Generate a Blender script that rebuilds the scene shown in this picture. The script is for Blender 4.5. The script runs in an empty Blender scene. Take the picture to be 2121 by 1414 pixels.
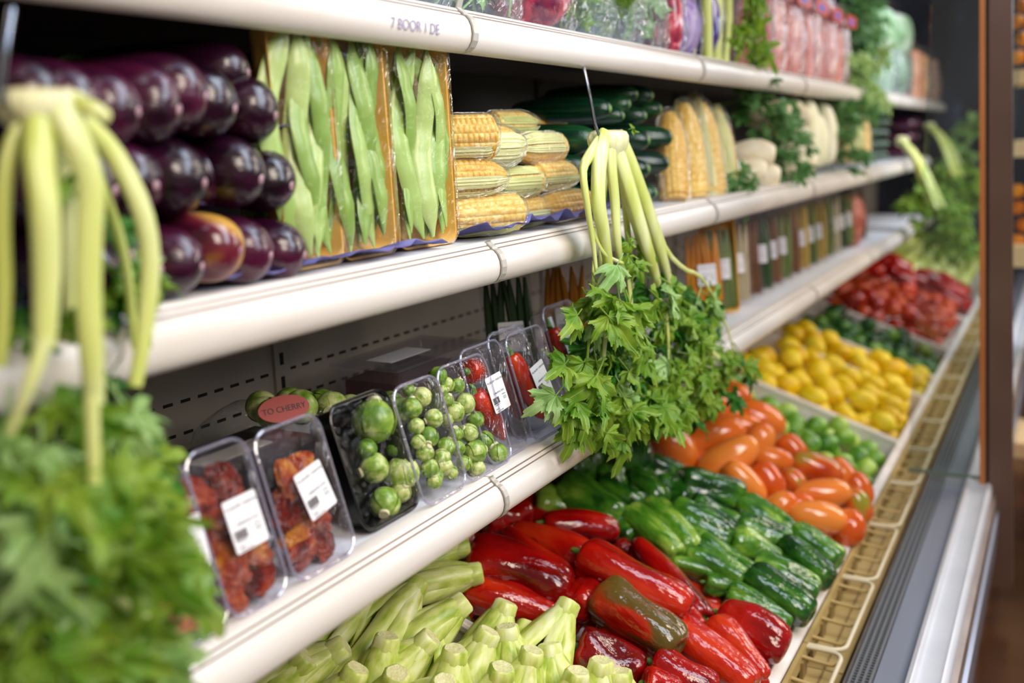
import bpy, math, random
from mathutils import Vector, Matrix, noise
random.seed(7)
PI = math.pi
S = bpy.context.scene
COL = S.collection

# ------------------------------------------------------------------ camera
F, CX, CY, EYE = 2062.0, 1060.5, 707.0, 1.55
_a = -0.03
_d = Vector((2220 - CX, CY - 265, -F)).normalized()
_w = Vector((_a, 1, ((CY - 265) + (2220 - CX) * _a) / F)).normalized()
_x = _d.cross(_w)
MC = Matrix((_x, _d, _w))                      # camera axes -> world
cam = bpy.data.cameras.new('camera'); camo = bpy.data.objects.new('camera', cam); COL.objects.link(camo)
cam.sensor_width = 36; cam.lens = 36 * F / 2121; cam.clip_start = .02; cam.clip_end = 60
camo.matrix_world = Matrix.Translation((0, 0, EYE)) @ MC.to_4x4()
cam.dof.use_dof = True; cam.dof.focus_distance = 1.76; cam.dof.aperture_fstop = 1.65; cam.dof.aperture_blades = 9
S.camera = camo

# ------------------------------------------------------------------ light and exposure
S.view_settings.view_transform = 'Standard'; S.view_settings.look = 'None'
S.view_settings.gamma = 1; S.view_settings.use_curve_mapping = False
S.view_settings.exposure = 0.16
wd = bpy.data.worlds.new('world'); S.world = wd; wd.use_nodes = True
wd.node_tree.nodes['Background'].inputs[0].default_value = (1.0, .86, .74, 1)
wd.node_tree.nodes['Background'].inputs[1].default_value = .18
def area(name, loc, target, sx, sy, power, colr):
    l = bpy.data.lights.new(name, 'AREA'); l.shape = 'RECTANGLE'; l.size = sx; l.size_y = sy; l.energy = power; l.color = colr
    o = bpy.data.objects.new(name, l); COL.objects.link(o); o.location = loc
    o.rotation_euler = (Vector(target) - Vector(loc)).to_track_quat('-Z', 'Y').to_euler()
    return o
area('canopy_lamp_near', (-.22, 1.6, 2.6), (-.85, 1.6, 1.0), .6, 3.6, 52, (.76, .86, 1.0))
area('canopy_lamp_far', (-.22, 6.2, 2.6), (-.85, 6.2, 1.0), .6, 5.0, 76, (.76, .86, 1.0))
area('aisle_lamp_near', (1.5, .4, 2.9), (-.8, 1.4, 1.0), 1.0, 1.6, 60, (1.0, .88, .74))
area('aisle_lamp_far', (1.7, 5.2, 2.9), (-.8, 5.0, .8), 1.0, 3.0, 88, (1.0, .88, .74))

# ------------------------------------------------------------------ geometry helpers
def ray(u, v): return MC @ Vector((u - CX, CY - v, -F))
def at(u, v, ax, val):
    r = ray(u, v); o = Vector((0, 0, EYE)); return o + r * ((val - o[ax]) / r[ax])
SL = .34
def onbin(u, v, h=0.0):                       # point on the sloping crate-top plane, h above it
    r = ray(u, v)                             # z = .44 + SL*(-.46-x) + h
    t = (.44 - SL * .46 + h - EYE) / (r.z + SL * r.x)
    return Vector((0, 0, EYE)) + r * t
def binz(x): return .44 + SL * (-.46 - x)

class MB:
    def __init__(s): s.v = []; s.f = []; s.m = []; s.uv = {}
    def add(s, vs, fs, m=0, uvs=None):
        n = len(s.v); s.v += [tuple(p) for p in vs]
        if uvs:
            for i, q in enumerate(uvs): s.uv[n + i] = q
        for f in fs: s.f.append(tuple(n + i for i in f)); s.m.append(m)
        return s
    def box(s, a, b, m=0, M=None):
        (x0, y0, z0), (x1, y1, z1) = a, b
        vs = [Vector(p) for p in ((x0,y0,z0),(x1,y0,z0),(x1,y1,z0),(x0,y1,z0),(x0,y0,z1),(x1,y0,z1),(x1,y1,z1),(x0,y1,z1))]
        if M: vs = [M @ p for p in vs]
        return s.add(vs, [(0,3,2,1),(4,5,6,7),(0,1,5,4),(1,2,6,5),(2,3,7,6),(3,0,4,7)], m)
    def rings(s, R, m=0, closed=True, caps=(True, True), uv=False):
        k = len(R[0]); vs = [p for r in R for p in r]; fs = []
        for i in range(len(R) - 1):
            for j in range(k if closed else k - 1):
                a = i * k + j; b = i * k + (j + 1) % k
                fs.append((a, b, b + k, a + k))
        if caps[0]: fs.append(tuple(range(k - 1, -1, -1)))
        if caps[1]: fs.append(tuple((len(R) - 1) * k + j for j in range(k)))
        uvs = [(j / k, i / max(1, len(R) - 1)) for i in range(len(R)) for j in range(k)] if uv else None
        return s.add(vs, fs, m, uvs)
    def tube(s, pts, rad, n=8, m=0, prof=None, caps=(True, True), up=None, uv=False):
        pts = [Vector(p) for p in pts]; R = []; pv = Vector(up) if up else None
        for i, p in enumerate(pts):
            t = (pts[min(i + 1, len(pts) - 1)] - pts[max(i - 1, 0)])
            if t.length < 1e-9: t = Vector((0, 0, 1))
            t.normalize()
            if pv is None: pv = t.orthogonal()
            a = (pv - t * pv.dot(t))
            if a.length < 1e-6: a = t.orthogonal()
            a.normalize(); pv = a; b = t.cross(a)
            r = rad[i] if isinstance(rad, (list, tuple)) else rad
            ring = []
            for j in range(n):
                th = 2 * PI * j / n; q = prof(th, i / (len(pts) - 1)) if prof else (math.cos(th), math.sin(th))
                ring.append(p + a * (q[0] * r) + b * (q[1] * r))
            R.append(ring)
        return s.rings(R, m, True, caps, uv)
    def build(s, name, mats, parent=None, smooth=True, loc=None):
        me = s.mesh(name, mats, smooth)
        return link(name, me, parent, loc)
    def mesh(s, name, mats, smooth=True):
        me = bpy.data.meshes.new(name); me.from_pydata(s.v, [], s.f)
        if not isinstance(mats, (list, tuple)): mats = [mats]
        for q in mats: me.materials.append(q)
        for i, p in enumerate(me.polygons): p.material_index = s.m[i]; p.use_smooth = smooth
        if s.uv:
            L = me.uv_layers.new(name='UVMap')
            for lp in me.loops:
                q = s.uv.get(lp.vertex_index)
                if q: L.data[lp.index].uv = q
        if smooth: 
            try: me.set_sharp_from_angle(angle=math.radians(50))
            except Exception: pass
        me.update(); return me

def link(name, data, parent=None, loc=None):
    o = bpy.data.objects.new(name, data); COL.objects.link(o)
    if parent is not None: o.parent = parent
    if loc is not None: o.location = loc
    return o
def tag(o, label=None, cat=None, group=None, kind=None):
    if label: o['label'] = label
    if cat: o['category'] = cat
    if group: o['group'] = group
    if kind: o['kind'] = kind
    return o
def thing(name, label, cat, loc=(0, 0, 0), group=None):
    o = link(name, None); o.location = loc; return tag(o, label, cat, group)
def copy_tree(o, parent=None):
    c = o.copy(); COL.objects.link(c)
    if parent: c.parent = parent
    for ch in list(KIDS.get(o.name, [])): copy_tree(ch, c)
    return c
KIDS = {}
def frame(origin, xdir, up):                   # matrix with local X along xdir, Z near up
    x = Vector(xdir).normalized(); z = Vector(up); z = (z - x * z.dot(x)).normalized(); y = z.cross(x)
    M = Matrix((x, y, z)).transposed().to_4x4(); M.translation = Vector(origin); return M
def bez(pts, n):                               # smooth Catmull-Rom through points
    P = [Vector(p) for p in pts]; out = []
    if len(P) == 2: return [P[0].lerp(P[1], i / (n - 1)) for i in range(n)]
    P = [P[0] * 2 - P[1]] + P + [P[-1] * 2 - P[-2]]; seg = len(P) - 3
    for i in range(n):
        t = i / (n - 1) * seg; k = min(int(t), seg - 1); t -= k
        a, b, c, d = P[k:k + 4]
        out.append(.5 * ((2 * b) + (c - a) * t + (2 * a - 5 * b + 4 * c - d) * t * t + (3 * b - a - 3 * c + d) * t ** 3))
    return out
def lerpl(xs, t):
    k = t * (len(xs) - 1); i = min(int(k), len(xs) - 2); return xs[i] + (xs[i + 1] - xs[i]) * (k - i)
def interp(tab, t):
    for (a, ra), (b, rb) in zip(tab, tab[1:]):
        if t <= b:
            q = (t - a) / (b - a); q = q * q * (3 - 2 * q) * .4 + q * .6; return ra + (rb - ra) * q
    return tab[-1][1]
ORD = ['first', 'second', 'third', 'fourth', 'fifth', 'sixth', 'seventh', 'eighth', 'ninth', 'tenth', 'eleventh', 'twelfth',
       'thirteenth', 'fourteenth', 'fifteenth', 'sixteenth', 'seventeenth', 'eighteenth', 'nineteenth', 'twentieth'] + ['number %d' % i for i in range(21, 400)]

# ------------------------------------------------------------------ materials
def c(h, a=1):
    h = h.lstrip('#'); r = [int(h[i:i + 2], 16) / 255 for i in (0, 2, 4)]
    return tuple(((q + .055) / 1.055) ** 2.4 if q > .04045 else q / 12.92 for q in r) + (a,)
def mat(name, ramp, scale=6.0, rough=.4, spec=.5, coat=0, bump=0, bscale=30, rnd=0.0, stretch=(1, 1, 1), sss=0, detail=3,
        metal=0, trans=0, coord='Object', contrast=(.3, .7), bdist=.01, ior=None, rndmix=None, sheen=0, dist=0):
    m = bpy.data.materials.new(name); m.use_nodes = True; N = m.node_tree.nodes; L = m.node_tree.links
    b = N['Principled BSDF']
    if isinstance(ramp, str): ramp = [ramp]
    b.inputs['Roughness'].default_value = rough; b.inputs['Specular IOR Level'].default_value = spec
    b.inputs['Metallic'].default_value = metal; b.inputs['Coat Weight'].default_value = coat; b.inputs['Coat Roughness'].default_value = .06
    if trans: b.inputs['Transmission Weight'].default_value = trans
    if sss:
        b.inputs['Subsurface Weight'].default_value = sss; b.inputs['Subsurface Scale'].default_value = .01
    tc = N.new('ShaderNodeTexCoord'); mp = N.new('ShaderNodeMapping'); mp.inputs['Scale'].default_value = stretch
    L.new(tc.outputs[coord], mp.inputs[0])
    info = N.new('ShaderNodeObjectInfo')
    if len(ramp) > 1:
        nz = N.new('ShaderNodeTexNoise'); nz.noise_dimensions = '4D'; nz.inputs['Scale'].default_value = scale; nz.inputs['Detail'].default_value = detail
        nz.inputs['Distortion'].default_value = dist
        L.new(mp.outputs[0], nz.inputs['Vector'])
        ml = N.new('ShaderNodeMath'); ml.operation = 'MULTIPLY'; ml.inputs[1].default_value = 37; L.new(info.outputs['Random'], ml.inputs[0]); L.new(ml.outputs[0], nz.inputs['W'])
        cr = N.new('ShaderNodeValToRGB'); e = cr.color_ramp.elements
        while len(e) < len(ramp): e.new(.5)
        for i, h in enumerate(ramp):
            e[i].position = contrast[0] + (contrast[1] - contrast[0]) * i / (len(ramp) - 1); e[i].color = c(h)
        if rnd:
            ad = N.new('ShaderNodeMath'); ad.operation = 'MULTIPLY_ADD'; ad.inputs[1].default_value = rnd; ad.inputs[2].default_value = -rnd / 2
            L.new(info.outputs['Random'], ad.inputs[0]); a2 = N.new('ShaderNodeMath'); L.new(ad.outputs[0], a2.inputs[0]); L.new(nz.outputs[0], a2.inputs[1]); L.new(a2.outputs[0], cr.inputs[0])
        else: L.new(nz.outputs[0], cr.inputs[0])
        L.new(cr.outputs[0], b.inputs['Base Color'])
    else: b.inputs['Base Color'].default_value = c(ramp[0])
    if bump:
        n2 = N.new('ShaderNodeTexNoise'); n2.inputs['Scale'].default_value = bscale; n2.inputs['Detail'].default_value = 3; L.new(mp.outputs[0], n2.inputs['Vector'])
        bp = N.new('ShaderNodeBump'); bp.inputs['Strength'].default_value = bump; bp.inputs['Distance'].default_value = bdist
        L.new(n2.outputs[0], bp.inputs['Height']); L.new(bp.outputs[0], b.inputs['Normal'])
        if coat: L.new(bp.outputs[0], b.inputs['Coat Normal'])
    return m
def clear(name, tint='#ffffff', gloss=.12, rough=.08, bump=0, bscale=40, haze=0.0, hazecol='#ffffff', dist=1.5, stretch=(1, 1, 1), bdist=.01):
    """clear plastic: see-through sheet with fresnel gloss, optional wrinkles and milkiness"""
    m = bpy.data.materials.new(name); m.use_nodes = True; N = m.node_tree.nodes; L = m.node_tree.links
    for n in list(N):
        if n.type != 'OUTPUT_MATERIAL': N.remove(n)
    out = [n for n in N][0]
    tr = N.new('ShaderNodeBsdfTransparent'); tr.inputs[0].default_value = c(tint)
    gl = N.new('ShaderNodeBsdfGlossy'); gl.inputs['Roughness'].default_value = rough; gl.inputs['Color'].default_value = (1, 1, 1, 1)
    fr = N.new('ShaderNodeLayerWeight'); fr.inputs[0].default_value = .5
    pw = N.new('ShaderNodeMath'); pw.operation = 'POWER'; pw.inputs[1].default_value = 4.5; L.new(fr.outputs['Facing'], pw.inputs[0])
    ad = N.new('ShaderNodeMath'); ad.operation = 'ADD'; ad.use_clamp = True; ad.inputs[1].default_value = gloss + .03; L.new(pw.outputs[0], ad.inputs[0])
    mx = N.new('ShaderNodeMixShader'); L.new(ad.outputs[0], mx.inputs[0]); L.new(tr.outputs[0], mx.inputs[1]); L.new(gl.outputs[0], mx.inputs[2])
    last = mx
    if haze:
        df = N.new('ShaderNodeBsdfDiffuse'); df.inputs[0].default_value = c(hazecol)
        m2 = N.new('ShaderNodeMixShader'); m2.inputs[0].default_value = haze; L.new(mx.outputs[0], m2.inputs[1]); L.new(df.outputs[0], m2.inputs[2]); last = m2
    if bump:
        tc = N.new('ShaderNodeTexCoord'); mp = N.new('ShaderNodeMapping'); mp.inputs['Scale'].default_value = stretch; L.new(tc.outputs['Object'], mp.inputs[0])
        nz = N.new('ShaderNodeTexNoise'); nz.inputs['Scale'].default_value = bscale; nz.inputs['Detail'].default_value = 2.5; nz.inputs['Distortion'].default_value = dist
        L.new(mp.outputs[0], nz.inputs['Vector'])
        bp = N.new('ShaderNodeBump'); bp.inputs['Strength'].default_value = bump; bp.inputs['Distance'].default_value = bdist
        L.new(nz.outputs[0], bp.inputs['Height']); L.new(bp.outputs[0], gl.inputs['Normal'])
    L.new(last.outputs[0], out.inputs[0]); return m

M = {}
M['rail'] = mat('rail_plastic', ['#b08f70', '#d6cbc2', '#e2dad2', '#e6dfd8'], 9, .3, .5, bump=.05, bscale=9, stretch=(1, .25, 1), contrast=(.2, .6), detail=6)
M['railgroove'] = mat('rail_groove', '#8b7568', rough=.6)
M['clip'] = mat('clip_metal', '#bdb8b0', rough=.4, metal=.2)
M['deck'] = mat('shelf_deck', ['#dfe2ea', '#eceef4'], 4, .4)
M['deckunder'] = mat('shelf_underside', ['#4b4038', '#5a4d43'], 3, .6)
M['back'] = mat('back_panel', ['#8f8578', '#a19789'], 4, .5, detail=6, bump=.05)
M['slot'] = mat('slot_black', '#070605', rough=.8)
M['crate'] = mat('crate_plastic', ['#ddd0c6', '#efe7e0'], 8, .38, contrast=(.3, .6), bump=.05, bscale=14)
M['rack'] = mat('rack_beige', ['#ab9058', '#c2a76c'], 7, .4)
M['rackdark'] = mat('rack_floor', ['#7d6638', '#947b48'], 7, .5)
M['rackside'] = mat('rack_rail_white', ['#c9bb98', '#dccfb0'], 7, .35)
M['steel'] = mat('steel', ['#8f92a2', '#a6a9ba'], 3, .22, metal=.35, spec=.6, stretch=(6, .3, 1))
M['grille'] = mat('grille_metal', '#8e8f93', rough=.35, metal=.6)
M['void'] = mat('grille_void', '#2b2c31', rough=.6)
M['white'] = mat('white_ledge', ['#c9cad2', '#d6d8de'], 5, .25)
M['edge'] = mat('brown_edge', ['#7d6b62', '#9a887d'], 5, .3, metal=.3)
M['red'] = mat('red_pepper_skin', ['#5e0205', '#920808', '#b01409', '#c93412'], 1.7, .13, .5, coat=.35, bump=.12, bscale=5, rnd=.35, detail=2, contrast=(.25, .75), bdist=.05)
M['redbrown'] = mat('turning_pepper_skin', ['#9c1408', '#b3240c', '#6a4418', '#5c4a1c'], 1.1, .14, .5, coat=.35, bump=.12, bscale=5, detail=1, contrast=(.40, .50), bdist=.05)
M['green'] = mat('green_pepper_skin', ['#0f3410', '#235514', '#4a7c1e', '#88a83c'], 2.1, .13, .5, coat=.4, bump=.15, bscale=5, rnd=.25, detail=6, contrast=(.28, .72), bdist=.05, dist=.6)
M['stem'] = mat('pepper_stem', ['#3d6a1c', '#6d8f3c'], 8, .5)
M['stemcut'] = mat('cut_stem', '#c9c79a', rough=.6)
M['tomato'] = mat('tomato_skin', ['#cc5012', '#dc6a20', '#e68434'], 1.3, .16, .5, coat=.25, rnd=.4, detail=1, sss=.1)
M['tomatog'] = mat('unripe_tomato_skin', ['#b53a10', '#cf5a1c', '#8f8a28'], 1.5, .16, .5, coat=.25, detail=1, contrast=(.35, .65))
M['tomato2'] = mat('deep_tomato_skin', ['#9c1e0c', '#c23a14', '#d95a26'], 1.3, .2, .5, coat=.2, rnd=.4, detail=1)
M['lime'] = mat('lime_skin', ['#3f7a1c', '#74a830', '#b0cc58'], 1.6, .22, .5, coat=.2, rnd=.4, detail=4, bump=.2, bscale=30)
M['limed'] = mat('dark_lime_skin', ['#163a18', '#2f6428', '#6a9430'], 1.6, .25, .5, rnd=.4, detail=4, bump=.2, bscale=30)
M['lemon'] = mat('lemon_skin', ['#e6b606', '#f4d212', '#fae23a'], 1.4, .3, .4, bump=.25, bscale=34, rnd=.3, detail=2, sss=.1)
M['egg'] = mat('eggplant_skin', ['#12030f', '#2a0720', '#4a1030'], 1.6, .26, .5, coat=.35, rnd=.3, detail=5, stretch=(.3, 2, 2), bump=.08, bscale=3, bdist=.05)
M['eggscar'] = mat('eggplant_scar', ['#8a5a6a', '#c0a0a8'], 12, .4)
M['eggpale'] = mat('pale_eggplant_skin', ['#3d0d20', '#6d2030', '#c89640', '#d9ad4c'], 1.0, .2, .5, coat=.3, detail=1, contrast=(.36, .54))
M['cuke'] = mat('cucumber_skin', ['#051f14', '#0b3220', '#1d5224'], 3, .22, .5, coat=.2, stretch=(.4, 3, 3), detail=5, bump=.15, bscale=14, rnd=.2)
M['cukeend'] = mat('cucumber_end', ['#4e7a34', '#7f9c54'], 10, .5)
M['celstalk'] = mat('celery_stalk', ['#bac650', '#d2da80', '#e6eab6'], 5, .34, .5, stretch=(3, 3, .5), sss=.15, detail=3, coat=.1)
M['celroot'] = mat('celery_root', ['#cfd08c', '#e4e2b0', '#eeeaca'], 9, .5, sss=.1, bump=.4, bscale=30, stretch=(3, 3, .4))
M['celdry'] = mat('celery_cut', ['#b79a6a', '#d9c79a'], 30, .7, bump=.4, bscale=80)
M['heart'] = mat('celery_heart_stalk', ['#9cb43c', '#c2cf62', '#dde18c', '#ecedb8'], 4, .35, .5, stretch=(1, 3, 3), sss=.12, rnd=.2, detail=3)
M['heartcut'] = mat('celery_heart_cut', ['#cfca84', '#e9e4b0'], 20, .5, bump=.3, bscale=50)
M['corn'] = mat('corn_kernels', ['#d9a436', '#e8c05c', '#f4dc92'], 10, .3, .5, sss=.15, rnd=.3)
M['husk'] = mat('corn_husk', ['#b9c070', '#d6d894', '#e9e6b8'], 6, .45, stretch=(.3, 4, 4), bump=.3, bscale=16, rnd=.3)
M['bean'] = mat('flat_bean', ['#7a9a44', '#98b560', '#b4c87c'], 4, .3, .5, bump=.3, bscale=10, rnd=.3, detail=3)
M['foam'] = mat('foam_tray_yellow', ['#dfa63e', '#efc46e'], 5, .5)
M['foamin'] = mat('foam_tray_inside', ['#c9a562', '#e2c78e'], 5, .5)
M['sprout'] = mat('sprout_leaf', ['#557f22', '#8aa83c', '#cfd48c'], 3.2, .35, .5, coat=.15, rnd=.35, detail=3)
M['dried'] = mat('dried_tomato', ['#4b0d06', '#7e1c0a', '#a8421a', '#c47a28'], 2.2, .25, .5, coat=.4, bump=.5, bscale=8, rnd=.3, bdist=.1, detail=5)
M['chili'] = mat('chili_skin', ['#8e0c08', '#b51e0c', '#cb3a14'], 2, .2, .5, coat=.3, rnd=.2)
M['label'] = mat('paper_label', '#f1eef2', rough=.5)
M['ink'] = mat('label_ink', '#2c2b33', rough=.6)
M['inkg'] = mat('label_ink_green', '#3f7a63', rough=.6)
M['paper'] = mat('purple_tissue', ['#3f3b74', '#5d5a94', '#7a78ac'], 12, .8, bump=.4, bscale=20)
M['hook'] = mat('hook_steel', '#b9bcc0', rough=.2, metal=1)
M['clear'] = clear('clear_tray_plastic', '#f4f2f6', .0, .09, haze=.05, hazecol='#d8d4e6')
M['rim'] = clear('tray_rim_plastic', '#eceaf4', .14, .1, bump=.2, bscale=30, haze=.2, hazecol='#c9c6dc')
M['film'] = clear('cling_film', '#ffffff', -.018, .10, bump=.9, bscale=22, dist=2.5, bdist=.02)
M['filmw'] = clear('wrinkled_film', '#ffffff', .10, .12, bump=1.0, bscale=16, dist=2.5, haze=.08, bdist=.03)
M['filmc'] = clear('corn_film', '#fffefa', .05, .13, bump=.9, bscale=3.0, dist=3, haze=.03, bdist=.15)
M['bag'] = clear('vegetable_bag', '#f6fbff', .03, .14, bump=1.0, bscale=12, dist=3, haze=.07, hazecol='#dfeaf2', bdist=.03)
M['bagred'] = clear('printed_carrot_bag', '#fff2f2', .03, .2, bump=1.0, bscale=9, dist=3, haze=.26, hazecol='#e2cdd8', bdist=.03)
M['blacktray'] = mat('black_tray', '#0b0a0c', rough=.3, coat=.2)
M['door'] = mat('brown_frame', ['#5c4438', '#6b5145'], 3, .35, metal=.2)
M['copper'] = mat('copper_strip', ['#a8622f', '#c27a44'], 3, .35, metal=.2)
M['mirror'] = mat('canopy_mirror', '#9fabc8', rough=.2, metal=1, bump=.15, bscale=4)
M['dark'] = mat('dark_painted_reflections', ['#14171f', '#232a3a', '#5a6680'], 3, .35, contrast=(.4, .8), stretch=(2, 2, .6), detail=4)  # paler blue-grey streaks paint blurred mirror reflections into the colour
M['greenleaf'] = mat('herb_leaf', ['#14401a', '#2f6e28', '#5f9a48'], 30, .4, rnd=.2)

def leafmat(name, lo, hi, vein):
    m = mat(name, [lo, hi], 25, .42, .4, detail=2, bump=.25, bscale=60)
    N = m.node_tree.nodes; L = m.node_tree.links; b = N['Principled BSDF']
    uv = N.new('ShaderNodeUVMap'); uv.uv_map = 'UVMap'; sp = N.new('ShaderNodeSeparateXYZ'); L.new(uv.outputs[0], sp.inputs[0])
    cr = N.new('ShaderNodeValToRGB'); cr.color_ramp.elements[0].position = .80; cr.color_ramp.elements[1].position = 1.0
    L.new(sp.outputs[0], cr.inputs[0])
    mx = N.new('ShaderNodeMix'); mx.data_type = 'RGBA'; L.new(cr.outputs[0], mx.inputs['Factor'])
    src = b.inputs['Base Color'].links[0].from_socket; L.new(src, mx.inputs['A']); mx.inputs['B'].default_value = c(vein)
    L.new(mx.outputs['Result'], b.inputs['Base Color'])
    tl = N.new('ShaderNodeBsdfTranslucent'); L.new(mx.outputs['Result'], tl.inputs[0])
    ms = N.new('ShaderNodeMixShader'); ms.inputs[0].default_value = .35
    out = [n for n in N if n.type == 'OUTPUT_MATERIAL'][0]
    L.new(b.outputs[0], ms.inputs[1]); L.new(tl.outputs[0], ms.inputs[2]); L.new(ms.outputs[0], out.inputs[0]); return m
M['leaf'] = leafmat('celery_leaf', '#52891a', '#96b338', '#c3d072')
M['leafshade'] = leafmat('shade_toned_celery_leaf', '#235e14', '#3f8a22', '#74a648')  # darker green puts the shadow inside the bunch into the leaf colour
M['leafp'] = leafmat('pale_celery_leaf', '#8fbe62', '#b4d28c', '#d4e4b8')
M['leafd'] = leafmat('dark_herb_leaf', '#387030', '#6a9c56', '#a0c08a')

# ================================================================== SETTING
Y0, U = 0.27, 1.2                              # first joint of the shelf units, unit length
def prism(mb, prof, y0, y1, m=0, closed=True, caps=(True, True)):
    return mb.rings([[(x, y0, z) for x, z in prof], [(x, y1, z) for x, z in prof]], m, closed, caps)

fl = MB().box((-2.2, -2, -.05), (4.5, 13, 0)).build('floor', mat('floor_tiles', ['#2a1a10', '#3a2516', '#4c3220'], 3, .18, bump=.1, bscale=4), smooth=False); tag(fl, kind='structure')
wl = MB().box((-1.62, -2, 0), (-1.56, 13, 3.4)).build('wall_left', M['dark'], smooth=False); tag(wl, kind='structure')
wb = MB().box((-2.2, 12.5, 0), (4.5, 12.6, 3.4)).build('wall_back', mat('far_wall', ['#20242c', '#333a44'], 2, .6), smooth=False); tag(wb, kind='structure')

case = thing('display_case', 'long open refrigerated display case holding the shelves and vegetable crates', 'display case', (0, 0, 0))
# back panel with rows of punched slots
mb = MB().box((-1.425, .1, .3), (-1.40, 9.0, 1.38)); mb.box((-1.425, .1, 1.3801), (-1.40, 9.0, 2.3), 2)
for z in (1.245, 1.175, 1.105, 1.045):
    y = .12
    while y < 5.2: mb.box((-1.402, y, z - .0028), (-1.3985, y + .022, z + .0028), 1); y += .042
for y in (.27, 1.47, 2.67, 3.87, 5.07):
    mb.box((-1.402, y + .03, .9), (-1.392, y + .075, 1.38), 0); mb.box((-1.402, y + .03, 1.38), (-1.392, y + .075, 2.2), 2)
    for k in range(26): mb.box((-1.393, y + .045, .92 + k * .05), (-1.3905, y + .055, .945 + k * .05), 1)
mb.build('back_panel', [M['back'], M['slot'], mat('upper_back_shade', ['#1b1613', '#282019'], 3, .5)], case, False)  # upper panel and uprights coloured near-black, painting in the shade between the shelves
MB().box((-1.425, .1, .05), (-.33, 9.0, .25)).build('base_tank', M['edge'], case, False)
# front: floor strip with grille, blue-grey deck, white ledge, bumper
prism(MB(), [(-.345, .25), (-.345, .415), (-.335, .425), (-.225, .43), (-.225, .40), (-.15, .40), (-.15, .25)], .1, 9).build('front_channel', M['steel'], case, False)
mb = MB()
for i in range(4):
    x = -.331 + i * .013; mb.box((x, .1, .424), (x + .005, 9, .4335))
mb.box((-.335, .1, .42), (-.284, 9, .4275), 1)
y = .1
while y < 6: mb.box((-.333, y, .425), (-.288, y + .003, .4315)); y += .012
mb.build('air_grille', [M['grille'], M['void']], case, False)
prism(MB(), [(-.225, .43), (-.222, .447), (-.213, .452), (-.205, .447), (-.203, .437), (-.165, .437), (-.157, .444), (-.148, .440), (-.143, .425), (-.143, .25), (-.225, .25)], .1, 9).build('front_ledge', M['white'], case, True)
prism(MB(), [(-.143, .41), (-.132, .405), (-.128, .39), (-.128, .37), (-.14, .36)], .1, 9).build('trim_strip', M['edge'], case, False)
prism(MB(), [(-.14, .36), (-.12, .35), (-.12, .22), (-.14, .20)], .1, 9).build('bumper', M['steel'], case, True)
prism(MB(), [(-.15, .25), (-.15, .0), (-.2, .0), (-.2, .25)], .1, 9).build('kick_plate', M['copper'], case, False)
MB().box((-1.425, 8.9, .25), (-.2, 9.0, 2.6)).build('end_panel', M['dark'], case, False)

# display shelves: deck, curved price rail, joint clip
LV = {'top': (-.9, 1.772), 'middle': (-.86, 1.387), 'bottom': (-.82, .998)}
RP = [(-.030, .0), (-.004, .002), (.000, -.001), (.001, -.004), (.006, -.007), (.008, -.0105), (.014, -.0125), (.020, -.019), (.0245, -.029), (.026, -.041), (.024, -.053), (.018, -.063), (.010, -.069), (.000, -.071), (-.006, -.066), (-.006, -.02), (-.03, -.02)]
for lv, (X, Z) in LV.items():
    nsec = 7 if lv == 'top' else 6
    for k in range(nsec):
        ya, yb = Y0 + k * U, Y0 + (k + 1) * U
        if lv == 'bottom': ya -= .085; yb -= .085
        t = thing('display_shelf', '%s shelf of the case, %s steel section counted from the camera, with white price rail' % (lv, ORD[k]), 'shelf', (X, ya, Z), 'shelf sections of the display case')
        L = yb - ya
        b_ = MB(); b_.box((-.03 - (-1.39 - X) * 0 - (X + 1.39) + .03, 0.001, -.02), (-.012, L - .001, -.001))
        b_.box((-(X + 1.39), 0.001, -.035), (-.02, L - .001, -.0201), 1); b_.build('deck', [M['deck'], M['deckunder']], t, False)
        r = MB(); prism(r, RP, .0015, L - .0015, 0)
        for (x, z) in ((.0022, -.0040), (.0088, -.0098)): r.box((x - .001, .002, z - .0008), (x + .0012, L - .002, z + .0006), 1)
        r.build('price_rail', [M['rail'], M['railgroove']], t, True)
        if yb < 7.5:
            q = MB(); pr = [(x + .002 if x > 0 else x, z) for x, z in RP[1:13]]; pr = [(0, .016 if lv == 'top' else .004)] + pr
            outer = [(x + .003, z + .001) for x, z in pr]
            wdt = .012 if lv == 'bottom' else .016
            q.rings([[(x, L - wdt / 2, z) for x, z in pr + outer[::-1]], [(x, L + wdt / 2, z) for x, z in pr + outer[::-1]]], 0)
            q.build('rail_clip', M['clip'], t, False)

tk = [o for o in COL.objects if o.name == 'price_rail'][0]

# canopy above, with sloping mirror
cn = thing('canopy', 'dark canopy with a sloping mirror above the far half of the top shelf', 'canopy', (0, 0, 0))
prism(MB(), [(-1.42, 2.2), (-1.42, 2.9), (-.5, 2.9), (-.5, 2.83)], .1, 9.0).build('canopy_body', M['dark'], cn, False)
prism(MB(), [(-1.40, 2.19), (-.52, 2.80), (-.515, 2.79), (-1.395, 2.18)], .3, 8.9).build('mirror_panel', M['mirror'], cn, False)

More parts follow.
